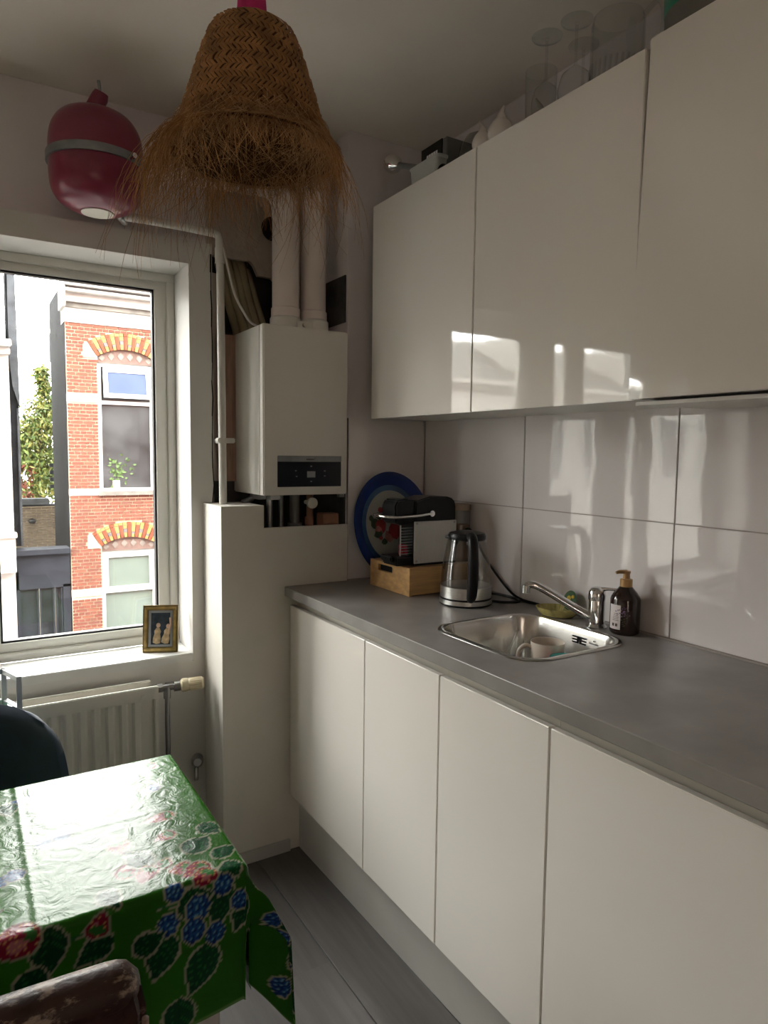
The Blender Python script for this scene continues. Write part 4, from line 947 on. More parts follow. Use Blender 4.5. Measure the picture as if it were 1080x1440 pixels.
# gentle wrinkles in the oilcloth
def nz(x, y, seed):
    r = np.random.default_rng(seed); s = 0
    for k in range(9):
        f = r.uniform(14, 60); a = r.uniform(0, PI); ph = r.uniform(0, 6.28); s = s+np.sin((x*math.cos(a)+y*math.sin(a))*f+ph+1.5*np.sin(x*9+ph)+1.2*np.sin(y*13+2*ph))/f*20
    return s/9
top = (du == 0) & (dn == 0) & (dfar == 0)
fold = .0005*np.exp(-((V+.93)/.006)**2)+.0009*np.exp(-((U+1.50)/.005)**2)
Z = np.where(top, Z+.0010*nz(U, V, 3)+fold, Z)
hang = np.clip(np.maximum(dn, dfar)*6, 0, 1)*(du == 0)
Y = Y-hang*.006*np.sin(U*24+1)*np.sign(TY1-V-.0001+0*U)
nu, nv = U.shape
idx = np.arange(nu*nv).reshape(nu, nv)
quads = np.stack([idx[:-1, :-1], idx[1:, :-1], idx[1:, 1:], idx[:-1, 1:]], -1).reshape(-1, 4)
me = bpy.data.meshes.new('oilcloth'); me.from_pydata(np.stack([X, Y, Z], -1).reshape(-1, 3), [], quads)
me.polygons.foreach_set('use_smooth', [True]*len(me.polygons))
# printed fruit: painted per vertex in the cloth's own flat coordinates
C_ = np.zeros((nu, nv, 3)); C_[:] = (.022, .125, .008)
C_ *= (1+.25*np.sin(U*7+V*5))[..., None]
DARK = (.005, .048, .018); LINE = (.26, .27, .19); RED = (.20, .010, .034); REDL = (.40, .14, .16); BLUE = (.006, .025, .11); BLUEL = (.11, .26, .38)
def paint(mask, col): C_[mask] = col
def local(cx, cy, ang):
    a = math.radians(ang); dx = U-cx; dy = V-cy; return dx*math.cos(a)+dy*math.sin(a), -dx*math.sin(a)+dy*math.cos(a)
def leaf(cx, cy, ang, L, W, col=DARK):
    p, q = local(cx, cy, ang); t = np.clip(p/L, 0, 1); w = W*np.sin(PI*t**.75)*(1+.10*np.abs(((t*9) % 1)-.5))
    ins = (p > 0) & (p < L)
    g = .0030
    t2 = np.clip((p+g)/(L+2.6*g), 0, 1); w2 = (W+g*1.3)*np.sin(PI*t2**.75)*(1+.16*np.abs(((t*9) % 1)-.5))
    paint((p > -g) & (p < L+1.6*g) & (np.abs(q) < w2), LINE); paint(ins & (np.abs(q) < w), col)
    paint(ins & (np.abs(q) < w*.9) & (np.abs(((p-np.abs(q)*.9)/L*6) % 1-.5) < .07), (.020, .12, .035)); paint(ins & (np.abs(q) < .0012), (.004, .04, .015))
def berry(cx, cy, r=.0155):
    m0 = np.zeros_like(U, bool); mi = np.zeros_like(U, bool); hl = np.zeros_like(U, bool); rim = np.zeros_like(U, bool)
    r_ = np.random.default_rng(int(abs(cx*7919+cy*104729)*100) % 10**6)
    for k in range(8):
        a = 2*PI*k/7; rr_ = 0 if k == 7 else r*.62
        ex = cx+rr_*math.cos(a); ey = cy+rr_*math.sin(a)*1.15; dd = np.hypot(U-ex, V-ey)
        m0 |= dd < r*.46+.0028; mi |= dd < r*.46; rim |= (dd > r*.25) & (dd < r*.36); hl |= np.hypot(U-ex+.0015, V-ey-.0015) < r*.13
    paint(m0, LINE); paint(mi, BLUE); paint(mi & rim, (.015, .07, .22)); paint(hl, BLUEL)
def strawb(cx, cy, ang, L=.05, W=.02):
    p, q = local(cx, cy, ang); g = .004
    def inside(k): t = np.clip((p+k)/(L+2*k), 0, 1); return (p > -k) & (p < L+k) & (np.abs(q) < (W+k)*np.sin(PI*np.clip(t, .0, 1)**.62)**.8)
    paint(inside(g), LINE); m_in = inside(0); paint(m_in, RED)
    paint(m_in & (np.hypot((p-L*.45)/L*2.2, (q-W*.3)/W*1.5) < .45), REDL)
    dots = (np.hypot(((p*150) % 1)-.5, ((q*150+.5*np.floor(p*150)) % 1)-.5) < .18); paint(m_in & dots, (.55, .28, .12))
    for d in (-50, -20, 20, 50):
        pp, qq = local(cx+.004*math.cos(math.radians(ang)), cy+.004*math.sin(math.radians(ang)), ang+d); t = np.clip(pp/.018, 0, 1); paint((pp > 0) & (pp < .018) & (np.abs(qq) < .0045*np.sin(PI*t)), (.03, .14, .03))
def stem(pts, w=.0022):
    for (a, b_) in zip(pts[:-1], pts[1:]):
        ax, ay = a; bx_, by_ = b_; dx, dy = bx_-ax, by_-ay; L2 = dx*dx+dy*dy
        t = np.clip(((U-ax)*dx+(V-ay)*dy)/L2, 0, 1); dd = np.hypot(U-ax-t*dx, V-ay-t*dy); paint(dd < w*1.9, LINE)
    for (a, b_) in zip(pts[:-1], pts[1:]):
        ax, ay = a; bx_, by_ = b_; dx, dy = bx_-ax, by_-ay; L2 = dx*dx+dy*dy
        t = np.clip(((U-ax)*dx+(V-ay)*dy)/L2, 0, 1); dd = np.hypot(U-ax-t*dx, V-ay-t*dy); paint(dd < w, (.02, .12, .03))
E0 = TY0
# front hang (v below the edge): fall z = TTZ - (TY0 - v)
stem([(-1.33, E0-.03), (-1.29, E0-.035), (-1.24, E0-.03), (-1.20, E0-.02)]); stem([(-1.24, E0-.03), (-1.235, E0-.08)])
leaf(-1.30, E0-.045, 10, .06, .026); leaf(-1.315, E0-.075, -110, .075, .024); leaf(-1.245, E0-.115, -118, .085, .026); leaf(-1.215, E0-.02, -110, .085, .02); leaf(-1.18, E0-.06, -115, .06, .018); leaf(-1.19, E0+.005, -165, .045, .018); leaf(-1.15, E0-.01, -40, .05, .02)
leaf(-1.30, E0-.19, -95, .07, .024)
berry(-1.305, E0-.012, .014); berry(-1.268, E0-.05, .019); berry(-1.316, E0-.062, .016); berry(-1.276, E0-.085, .018); berry(-1.24, E0-.102, .016); berry(-1.225, E0-.025, .016); berry(-1.196, E0-.062, .015)
stem([(-1.50, E0-.05), (-1.46, E0-.035), (-1.42, E0-.03)]); leaf(-1.485, E0-.005, -95, .075, .024); leaf(-1.50, E0-.06, -120, .06, .022); leaf(-1.40, E0-.05, -150, .06, .02); strawb(-1.425, E0-.045, 70, .04, .017); strawb(-1.50, E0-.0, -165, .07, .03)
leaf(-1.37, E0-.09, 20, .05, .018)
# corner flap
stem([(-1.12, E0-.12), (-1.085, E0-.155), (-1.05, E0-.19)]); leaf(-1.12, E0-.10, -20, .06, .022); leaf(-1.10, E0-.17, -80, .06, .02); leaf(-1.06, E0-.12, -60, .06, .02); leaf(-1.17, E0-.13, -75, .075, .014)
berry(-1.11, E0-.10, .014); berry(-1.085, E0-.135, .017); berry(-1.045, E0-.185, .02); berry(-1.02, E0-.225, .02); berry(-.99, E0-.14, .018); berry(-1.15, E0-.21, .018)
leaf(-1.04, E0-.22, 80, .05, .02); leaf(-1.0, E0-.20, -30, .05, .02)
# tabletop
leaf(-1.262, -1.10, 35, .06, .024); leaf(-1.226, -1.135, 20, .05, .017); strawb(-1.262, -1.142, 175, .04, .019); strawb(-1.238, -1.148, 200, .05, .02); strawb(-1.236, -1.165, 215, .045, .019); strawb(-1.29, -1.115, 160, .028, .014)
strawb(-1.245, -.955, 185, .06, .016); strawb(-1.262, -1.02, 200, .04, .015); leaf(-1.215, -1.02, -60, .05, .018); berry(-1.255, -.83, .014); strawb(-1.225, -.72, 190, .05, .018); strawb(-1.35, -.735, 200, .07, .026)
rl = np.random.default_rng(11)
for k in range(46):
    cx = rl.uniform(TX0+.02, -1.30); cy = rl.uniform(TY0+.03, TY1-.02); a = rl.uniform(0, 360); kk = k % 4
    if kk == 0: leaf(cx, cy, a, rl.uniform(.05, .08), rl.uniform(.016, .026))
    elif kk == 1: strawb(cx, cy, a, rl.uniform(.04, .07), rl.uniform(.015, .022))
    elif kk == 2: berry(cx, cy, rl.uniform(.013, .019)); berry(cx+.025, cy+.01, .015)
    else: leaf(cx, cy, a, .07, .02); strawb(cx, cy, a+120, .05, .018)
for k in range(14):
    cx = rl.uniform(TX0, -1.55); cy = E0-rl.uniform(.02, .2)
    (leaf(cx, cy, rl.uniform(0, 360), .07, .022) if k % 2 else berry(cx, cy, .017))
hem = (du > OH-.004) | (dn > OH-.004) | (dfar > OF-.004)
C_[hem] = (.10, .22, .06)
ca = me.color_attributes.new('print', 'FLOAT_COLOR', 'POINT')
ca.data.foreach_set('color', np.concatenate([C_, np.ones((nu, nv, 1))], -1).reshape(-1).astype(np.float32))
m = bpy.data.materials.new('oilcloth_print'); m.use_nodes = True; MATS['oilcloth_print'] = m
nt = m.node_tree; b = nt.nodes['Principled BSDF']; at_ = nt.nodes.new('ShaderNodeVertexColor'); at_.layer_name = 'print'
nt.links.new(at_.outputs[0], b.inputs['Base Color']); b.inputs['Roughness'].default_value = .20; b.inputs['Specular IOR Level'].default_value = .2
tc = nt.nodes.new('ShaderNodeTexCoord'); n1 = nt.nodes.new('ShaderNodeTexNoise'); n1.inputs['Scale'].default_value = 26; n1.inputs['Detail'].default_value = 4; n1.inputs['Distortion'].default_value = 1.2
nt.links.new(tc.outputs['Object'], n1.inputs['Vector']); bp = nt.nodes.new('ShaderNodeBump'); bp.inputs['Strength'].default_value = .22; bp.inputs['Distance'].default_value = .008
nt.links.new(n1.outputs[0], bp.inputs['Height']); nt.links.new(bp.outputs[0], b.inputs['Normal'])
me.materials.append(m)
oc = bpy.data.objects.new('oilcloth', me); COL.objects.link(oc)
tag(oc, 'glossy green oilcloth printed with strawberries and blueberries draped over the table', 'tablecloth')

# ------------------------------------------------------------------ chairs
def slab(outline, axis_y, thick, curve, xc, name, material, parent, bev):
    mb = MB().prism(outline, 1, axis_y, axis_y+thick)
    o = mb.build(name, material, parent, bevel=bev, seg=4)
    return o
bc = thing('velvet_chair', 'navy blue velvet chair between the table and the radiator', 'chair', (-1.62, -.4, 0))
xc, hw = -1.625, .285
nU, nVv = 28, 16; vs = []; fs = []
def bw(t):        # half width of the backrest at height fraction t
    return .278-.03*t-.055*t**7
for side in (0, 1):
    for j in range(nVv+1):
        t = j/nVv; z = .50+.305*t
        for i in range(nU+1):
            u_ = -1+2*i/nU; x_ = xc+u_*bw(t); yb = -.215-.16*u_*u_-.05*t*0+.03*t
            edge = max(0, 1-((1-abs(u_))/.10)) if abs(u_) > .9 else 0; te = max(0, 1-(1-t)/.12) if t > .88 else 0
            hf = .034*math.sqrt(max(0, 1-edge**2))*math.sqrt(max(0, 1-te**2))
            zz_ = z-.018*max(0, (abs(u_)-.75)/.25)**2*t
            vs.append((x_, yb+(hf if side == 0 else -hf), zz_))
n1_ = (nU+1)*(nVv+1)
for side in (0, 1):
    for j in range(nVv):
        for i in range(nU):
            a = side*n1_+j*(nU+1)+i; fs.append((a, a+1, a+nU+2, a+nU+1))
for i in range(nU): fs.append((i, i+1, n1_+i+1, n1_+i))
MB().add(vs, fs).build('backrest', 'navy_velvet', bc, smooth=70, weld=1e-4)
MB().prism(rrect(xc-.245, xc+.245, -.66, -.20, .09, 6), 2, .40, .49).build('seat', 'navy_velvet', bc, bevel=.025, seg=4)
MB().prism([(xc-.2, .44), (xc+.2, .44), (xc+.23, .53), (xc-.23, .53)], 1, -.25, -.20).build('back_support', 'navy_velvet', bc, bevel=.01)
for sx in (-1, 1):
    for (ya, yb) in ((-.60, -.64), (-.26, -.20)):
        MB().tube([(xc+sx*.17, ya, .41), (xc+sx*.22, yb, 0)], [.016, .010], 12).build('leg', 'black_matt', bc, smooth=True)
lc = thing('leather_chair', 'worn brown leather chair pushed up to the near side of the table', 'chair', (-1.63, -1.3, 0))
lx0, lx1 = -1.87, -1.402
ly = -1.425
# padded top roll
pts = []
for i in range(41):
    t = i/40; x_ = lx0+.006+(lx1-lx0-.014)*t
    pts.append(Vector((x_, ly, .825+.006*math.sin(PI*t))))
m_ = MB(); nn = 20; vs = []; fs = []
for i, p in enumerate(pts):
    e = min(i, 40-i); k = min(1, math.sqrt(max(.0, 1-(1-min(e, 3)/3)**2))*.6+.4)
    for q in range(nn):
        a = 2*PI*q/nn; vs.append((p.x+(0.0), p.y+.030*k*math.cos(a), p.z+.028*k*math.sin(a)+(.0)))
    if i == 0 or i == 40: pass
for i in range(40):
    for q in range(nn): fs.append((i*nn+q, i*nn+(q+1) % nn, (i+1)*nn+(q+1) % nn, (i+1)*nn+q))
fs.append(tuple(range(nn))); fs.append(tuple(40*nn+q for q in range(nn)))
m_.add(vs, fs).build('top_roll', 'leather_worn', lc, smooth=60)
MB().prism([(lx0+.012, .46), (lx1-.006, .46), (lx1-.003, .80), (lx1-.010, .838), (lx0+.018, .838), (lx0+.005, .80)], 1, ly-.026, ly+.026).build('backrest', 'leather_worn', lc, bevel=.012, seg=3)
MB().box(lx0+.04, lx1-.035, ly-.034, ly-.022, .48, .775).build('rear_panel', 'leather_plain', lc, bevel=.006, seg=3)
MB().tube([(lx0+.02, ly-.029, .787), (lx1-.02, ly-.029, .787)], .0038, 8).build('piping', 'leather_scuffed', lc, smooth=True)
MB().tube(bez([(lx1-.012, ly-.024, .50), (lx1-.008, ly-.027, .70), (lx1-.007, ly-.029, .795)], 30), .0042, 8).build('piping', 'leather_scuffed', lc, smooth=True)
MB().box(lx0+.01, lx1-.01, ly, -1.02, .40, .49).build('seat', 'leather_plain', lc, bevel=.02, seg=3)
for a in (lx0+.03, lx1-.06):
    for c in (ly-.01, -1.09): MB().box(a, a+.032, c, c+.032, 0, .41).build('leg', 'wood_dark', lc, bevel=.003)

# glass and metal side table by the window
gtb = thing('glass_trolley', 'grey metal trolley with glass shelves beside the radiator', 'trolley', (-1.6, .02, 0))
def bar(a, b_, w=.0085): return MB().tube([a, b_], w*1.2, 4)
ax = -1.449
for (x_, y_) in ((ax, -.015), (ax-.34, -.015)):
    MB().box(x_-.007, x_+.007, y_-.007, y_+.007, 0, .806).build('upright', 'metal_frame_grey', gtb)
for (x_, y_) in ((ax-.034, .085), (ax-.374, .085)):
    MB().box(x_-.007, x_+.007, y_-.007, y_+.007, 0, .806).build('upright', 'metal_frame_grey', gtb)
def qbar(x0, y0, x1, y1, z0, z1, w=.007):
    d = Vector((x1-x0, y1-y0, 0)).normalized(); nrm = Vector((-d.y, d.x, 0))*w
    v = [(x0-nrm.x, y0-nrm.y), (x1-nrm.x, y1-nrm.y), (x1+nrm.x, y1+nrm.y), (x0+nrm.x, y0+nrm.y)]
    return MB().prism(v, 2, z0, z1)
for (z0, z1) in ((.792, .806), (.69, .712), (.25, .27)):
    a1 = (ax, -.015); a2 = (ax-.034, .085); a3 = (ax-.374, .085); a4 = (ax-.34, -.015)
    for (p_, q_) in ((a1, a2), (a2, a3), (a3, a4), (a4, a1)):
        if z0 > .75 and (p_, q_) == (a4, a1): continue
        qbar(*p_, *q_, z0, z1).build('rail', 'metal_frame_grey', gtb)
for z0 in (.704, .262):
    MB().prism([(ax-.01, -.006), (ax-.04, .077), (ax-.366, .077), (ax-.336, -.006)], 2, z0, z0+.006).build('glass_shelf', 'shelf_glass', gtb)

# ------------------------------------------------------------------ outside
struct(MB().box(-9, 6, -8.4, -8, -4, 6.0).build('added_bounce_wall', 'bounce_wall_render'), 'warm rendered wall added out of view to tint the rear fill light')  # unseen wall added to dim and warm light entering the rear fill window
struct(MB().box(-16, XL-.21, .30, .5, -4, 7).box(.31, 16, .30, .5, -4, 7).box(XL-.21, .31, .30, .5, CEIL+.16, 7).box(XL-.21, .31, .30, .5, -4, -.13).build('wall_street_front', 'brick_0'), 'brick street front of the own house row')
struct(MB().box(-60, 60, .8, 60, -4.2, -4.0).build('street_ground', 'asphalt'))
FY = 11.5
bf = thing('brick_house', 'red brick house front with white bands and arched windows across the street', 'house', (3.5, FY, -4.0))
FX0, FX1 = .125, 7.5
def bwall():
    mb = MB()
    wx0, wx1 = .66, 1.66
    mb.box(FX0, wx0, FY+.02, FY+.4, -4, 3.77); mb.box(wx1, FX1, FY+.02, FY+.4, -4, 3.77)
    mb.box(wx0, wx1, FY+.02, FY+.4, 3.40, 3.77); mb.box(wx0, wx1, FY+.02, FY+.4, -.14, .70); mb.box(wx0, wx1, FY+.14, FY+.4, 3.08, 3.4); mb.box(wx0, wx1, FY+.14, FY+.4, -.45, -.14); mb.box(wx0, wx1, FY+.02, FY+.4, -4, -2.6)
    return mb
bwall().build('wall', 'mortar', bf)
MB().box(FX0, FX0+.35, FY+.4, FY+2.3, -4, 4.5).box(FX0-.012, FX0+.01, FY+.04, FY+2.3, -4, 4.45).build('side_wall', 'tar_black', bf)
MB().box(FX0+.35, FX1, FY+.4, FY+6, 3.7, 4.4).build('roof', 'slate_grey', bf)
# cornice
MB().box(FX0-.02, FX1, FY-.02, FY+.4, 3.77, 4.03).build('frieze', 'facade_white', bf)
MB().box(FX0-.02, FX1, FY-.05, FY+.4, 4.03, 4.12).build('shadow_band', 'cornice_grey', bf)
MB().box(FX0-.03, FX1, FY-.12, FY+.4, 4.12, 4.27).box(FX0-.04, FX1, FY-.28, FY+.4, 4.27, 4.33).box(FX0-.05, FX1, FY-.36, FY+.4, 4.36, 4.44).build('cornice', 'facade_white', bf, bevel=.01)
MB().box(FX0-.02, FX1, FY-.10, FY+.5, 4.44, 4.62).build('gutter', 'cornice_grey', bf)
MB().box(FX0-.07, FX0-.02, FY-.3, FY+.3, 4.0, 4.5).build('bracket', 'facade_white', bf)
WC = 1.16; R_in = .62
for (z0, z1) in ((2.35, 2.49), (.632, .752), (-1.265, -1.13)):
    MB().box(FX0-.005, .655, FY-.008, FY+.05, z0, z1).build('stone_band', 'stone_white', bf)
    MB().box(1.67, FX1, FY-.008, FY+.05, z0, z1).build('stone_band', 'stone_white', bf)
MB().prism([(.62, .625), (.62, .70), (1.72, .70), (1.72, .625)], 1, FY-.06, FY+.1).build('window_sill', 'cornice_grey', bf)
# arched heads with coloured voussoirs
def arch(zs, zc_in, thick):
    hw_ = .51; rise = zc_in-zs; R = (hw_*hw_+rise*rise)/(2*rise); cz = zc_in-R; a_max = math.asin(hw_/R)
    nv_ = 17; out = []
    MB().prism([(WC-hw_-.23, zs-.03), (WC-hw_-.01, zs-.03), (WC-hw_-.03+.0, zs+.01), (WC-(R+thick)*math.sin(a_max), cz+(R+thick)*math.cos(a_max)), (WC-hw_-.23, zs+.21)], 1, FY-.010, FY+.04).build('springer_stone', 'stone_white', bf)
    for k in range(nv_):
        a0 = -a_max+2*a_max*k/nv_; a1 = a0+2*a_max/nv_; g = .006/R
        def pt(r, a): return (WC+r*math.sin(a), cz+r*math.cos(a))
        if k % 2 == 0:
            segs = [(R, R+thick*.80, 'brick_orange'), (R+thick*.82, R+thick, 'brick_orange' if k % 4 == 0 else 'brick_yellow')]
        else:
            f = .34 if (k//2) % 2 == 0 else .55
            segs = [(R, R+thick*f*.55, 'brick_yellow'), (R+thick*f*.57, R+thick*f, 'brick_grey'), (R+thick*(f+.02), R+thick*.80, 'brick_yellow'), (R+thick*.82, R+thick, 'brick_yellow')]
        for (r0, r1, mt) in segs:
            MB().prism([pt(r0, a0+g), pt(r0, a1-g), pt(r1, a1-g), pt(r1, a0+g)], 1, FY-.014, FY+.03).build('brick', mt, bf)
    # tympanum
    P_ = [(WC+R*math.sin(-a_max+2*a_max*k/16), cz+R*math.cos(-a_max+2*a_max*k/16)) for k in range(17)]
    MB().prism([(WC-hw_, zs-.11), (WC+hw_, zs-.11)]+P_[::-1], 1, FY+.05, FY+.10).build('tympanum', 'tympanum', bf)
    q = MB()
    for k in range(6):
        cx_ = WC-.42+k*.168; zt_ = cz+math.sqrt(R*R-(cx_-WC)**2); zm = (zs-.09+zt_)/2; h_ = min(.075, (zt_-zs+.09)/2-.01)
        if h_ > .02: q.prism([(cx_-.06, zm), (cx_, zm-h_), (cx_+.06, zm), (cx_, zm+h_)], 1, FY+.04, FY+.06)
    q.build('diamond_tile', 'tympanum_tile', bf)
    q = MB()
    for k in range(40):
        x_ = WC-.5+k*.025; q.prism([(x_, zs-.10), (x_+.02, zs-.10), (x_+.01, zs-.125)], 1, FY+.035, FY+.06)
    q.build('dentil', 'cornice_grey', bf)
arch(3.20, 3.355, .30); arch(-.335, -.18, .29)
def win(z0, z1, ztr, pm, lower_mat, open_top):
    f = MB().box(WC-.50, WC+.50, FY+.05, FY+.12, z0, z0+.06).box(WC-.50, WC+.50, FY+.05, FY+.12, z1-.07, z1).box(WC-.50, WC-.44, FY+.05, FY+.12, z0+.06, z1-.07).box(WC+.44, WC+.50, FY+.05, FY+.12, z0+.06, z1-.07).box(WC-.44, WC+.44, FY+.05, FY+.12, ztr-.04, ztr+.03).build('window_frame', 'frame_white', bf)
    MB().box(WC-.44, WC+.44, FY+.10, FY+.115, z0+.06, ztr-.04).build('pane', lower_mat, f)
    if open_top:
        Mq = Matrix.Translation((0, FY+.05, z1-.09)) @ Matrix.Rotation(math.radians(-9), 4, 'X') @ Matrix.Translation((0, -FY-.05, -z1+.09))
        MB().box(WC-.41, WC+.42, FY+.02, FY+.06, ztr+.07, ztr+.15).box(WC-.41, WC+.42, FY+.02, FY+.06, z1-.17, z1-.09).box(WC-.41, WC-.33, FY+.02, FY+.06, ztr+.15, z1-.17).box(WC+.36, WC+.42, FY+.02, FY+.06, ztr+.15, z1-.17).xf(Mq).build('sash', 'frame_white', f)
        MB().box(WC-.33, WC+.36, FY+.035, FY+.045, ztr+.15, z1-.17).xf(Mq).build('pane', pm, f)
        MB().box(WC-.44, WC+.44, FY+.13, FY+.14, ztr+.03, z1-.07).build('dark_opening', 'dark_pane', f)
    else:
        MB().box(WC-.44, WC+.44, FY+.04, FY+.09, ztr+.03, ztr+.075).box(WC-.44, WC+.44, FY+.04, FY+.09, z1-.125, z1-.07).box(WC-.44, WC-.38, FY+.04, FY+.09, ztr+.075, z1-.125).box(WC+.38, WC+.44, FY+.04, FY+.09, ztr+.075, z1-.125).build('sash', 'frame_white', f)
        MB().box(WC-.38, WC+.38, FY+.075, FY+.085, ztr+.075, z1-.125).build('pane', pm, f)
    MB().box(WC-.50, WC+.50, FY+.125, FY+.3, z0, z1).build('room_shade', 'pane_grey', f)
win(.70, 3.09, 2.37, 'pane_blue', 'pane_grey', True)
win(-2.55, -.445, -1.21, 'pane_green', 'pane_green', False)
pt_ = thing('window_plant', 'green house plant behind the brick house upper window', 'plant', (WC-.2, FY+.09, .76))
m_ = MB()
for k in range(70):
    c0 = Vector((WC-.30+random.gauss(.12, .16), FY+.085+random.uniform(-.01, .01), 1.08+random.gauss(0, .16))); a = random.uniform(0, 6.28); L = random.uniform(.05, .11)
    d = Vector((math.cos(a), 0, math.sin(a))); nn_ = Vector((-d.z, 0, d.x))*.02
    if not (WC-.43 < c0.x-L and c0.x+L < WC+.43): continue
    m_.add([c0-d*L*.5, c0+nn_+Vector((0, -.012, 0)), c0+d*L*.5, c0-nn_+Vector((0, .005, 0))], [(0, 1, 2, 3)])
m_.build('foliage', 'leaf_c', pt_)
MB().box(WC-.26, WC-.14, FY+.06, FY+.099, .765, .90).build('pot', 'paper_white', pt_)
# bricks: stretcher courses piece by piece, header courses joined
ch = .0628; bl, bh, bt = .212, .0415, .03
bms = []
def brick_mesh(L):
    o = MB().box(-L/2, L/2, 0, bt, -bh/2, bh/2).build('brick', 'brick_0'); me_ = o.data; bpy.data.objects.remove(o); return me_
full = brick_mesh(bl-.016); cache = {}
def in_arch(x_, z_):
    for (zs, zi, th_) in ((3.20, 3.355, .30), (-.335, -.18, .29)):
        hw_ = .51; rise = zi-zs; R = (hw_*hw_+rise*rise)/(2*rise); cz = zi-R; d = math.hypot(x_-WC, z_-cz); a = abs(math.atan2(x_-WC, z_-cz))
        if d < R+th_+.012 and a < math.asin(hw_/R)*1.06 and z_ > zs-.14: return True
        if x_ < WC and WC-hw_-.235 < x_ < WC-hw_+.02 and zs-.045 < z_ < zs+.225: return True
    return False
def blocked(x0, x1, z_):
    for (a, c) in ((2.35, 2.49), (.632, .752), (-1.265, -1.13)):
        if a-.028 < z_ < c+.028 and (x1 < .66 or x0 > 1.66 or True) and not (a == .632 and x0 > .66 and x1 < 1.66 and False): return 1
    for f in (0, .5, 1):
        if in_arch(x0+(x1-x0)*f, z_): return 2
    if x1 > .655 and x0 < 1.665 and (.615 < z_ < 3.24 or z_ < -.31): return 3
    return 0
hd_ = MB(); cnt = 0; far_ = MB(); k = 0
z_ = 3.74
while z_ > -2.6:
    L = bl if k % 2 == 0 else bl/2
    x_ = FX0-(0 if k % 2 else bl/4 if (k//2) % 2 else bl*.75)
    while x_ < 3.4:
        x0, x1 = max(x_, FX0), x_+L
        if x1-x0 > .03:
            b_ = blocked(x0, x1, z_)
            if b_ == 3 and x0 < .655 < x1: x1 = .655; b_ = blocked(x0, x1-.001, z_) if x1-x0 > .04 else 3
            if b_ == 2:
                ns = 8
                keep = [not in_arch(x0+(x1-x0)*(q+.5)/ns, z_) for q in range(ns)]; q = 0
                while q < ns:
                    if keep[q]:
                        e = q
                        while e < ns and keep[e]: e += 1
                        xa, xb = x0+(x1-x0)*q/ns, x0+(x1-x0)*e/ns
                        if xb-xa > .03 and not (xb > .66 and xa < 1.66 and z_ < -.31): hd_.box(xa+.008, xb-.008, FY-.004, FY+.03, z_-bh/2, z_+bh/2)
                        q = e
                    else: q += 1
            if b_ == 0:
                w_ = x1-x0-.016; jy = random.uniform(-.003, .003)
                if k % 2 == 0 and x0 < 1.75 and w_ > .09 and cnt < 290:
                    key_ = round(w_, 2)
                    if abs(w_-(bl-.016)) < .005: msh = full
                    else: msh = cache.setdefault(key_, brick_mesh(key_))
                    share(msh, 'brick', bf, ((x0+x1)/2, FY-.004+jy, z_), 'brick_%d' % random.choice([0, 0, 1, 2, 2, 3])); cnt += 1
                else:
                    hd_.box(x0+.008, x1-.008, FY-.004+jy, FY+.03, z_-bh/2, z_+bh/2)
        x_ += L
    z_ -= ch; k += 1
o = hd_.build('brickwork', 'brick_1', bf); o['kind'] = 'stuff'

# passage between the houses
tag(MB().prism([(-.80, -4), (-.16, -4), (-.175, 1.2), (-.19, 2.58), (-.41, 4.45), (-.80, 4.45)], 1, 11.75, 12.2).prism([(-.80, -.36), (.12, -.36), (.12, -.30), (-.80, -.30)], 1, 11.80, 11.81).build('slate_gable', 'slate_grey'), 'dark slate-clad gable with a sloping edge beside the passage', 'gable') if False else None
sg = thing('slate_gable', 'dark slate-clad gable with a sloping edge beside the passage', 'gable', (-.5, 11.9, -4))
MB().prism([(-.785, -.3), (-.65, -.3), (-.64, .4), (-.625, 2.2), (-.64, 4.6), (-.785, 4.6)], 1, 11.9, 12.3).build('wall', 'tar_black', sg)
MB().prism([(-.635, 4.6), (-.75, 4.6), (-.76, 3.1), (-.72, 2.6), (-.612, 2.2), (-.62, 3.2)], 1, 11.82, 11.90).build('slate_cladding', 'slate_light', sg)
MB().tube([(-.645, 11.87, 2.2), (-.648, 11.87, -.3)], .022, 10).build('downpipe', 'slate_light', sg, smooth=True)
pg = thing('passage_gate', 'anthracite timber gatehouse with dark doors between the houses', 'gate', (-.3, FY, -4))
MB().box(-.785, .105, FY+.02, FY+.35, -.72, -.42).box(-.785, .105, FY-.06, FY+.4, -.42, -.33).build('beam', 'anthracite', pg)
MB().box(-.785, -.74, FY+.02, FY+.3, -4, -.72).box(-.02, .105, FY+.02, FY+.3, -4, -1.0).box(-.785, .105, FY+.02, FY+.3, -1.05, -.72).build('post', 'anthracite', pg)
for (a, c) in ((-.74, -.42), (-.41, -.16), (-.15, -.03)):
    d = MB().box(a, c, FY+.08, FY+.14, -4, -1.06).build('door', 'dark_pane', pg)
    MB().box(a, a+.03, FY+.05, FY+.08, -4, -1.06).box(c-.03, c, FY+.05, FY+.08, -4, -1.06).build('door_frame', 'anthracite', d)
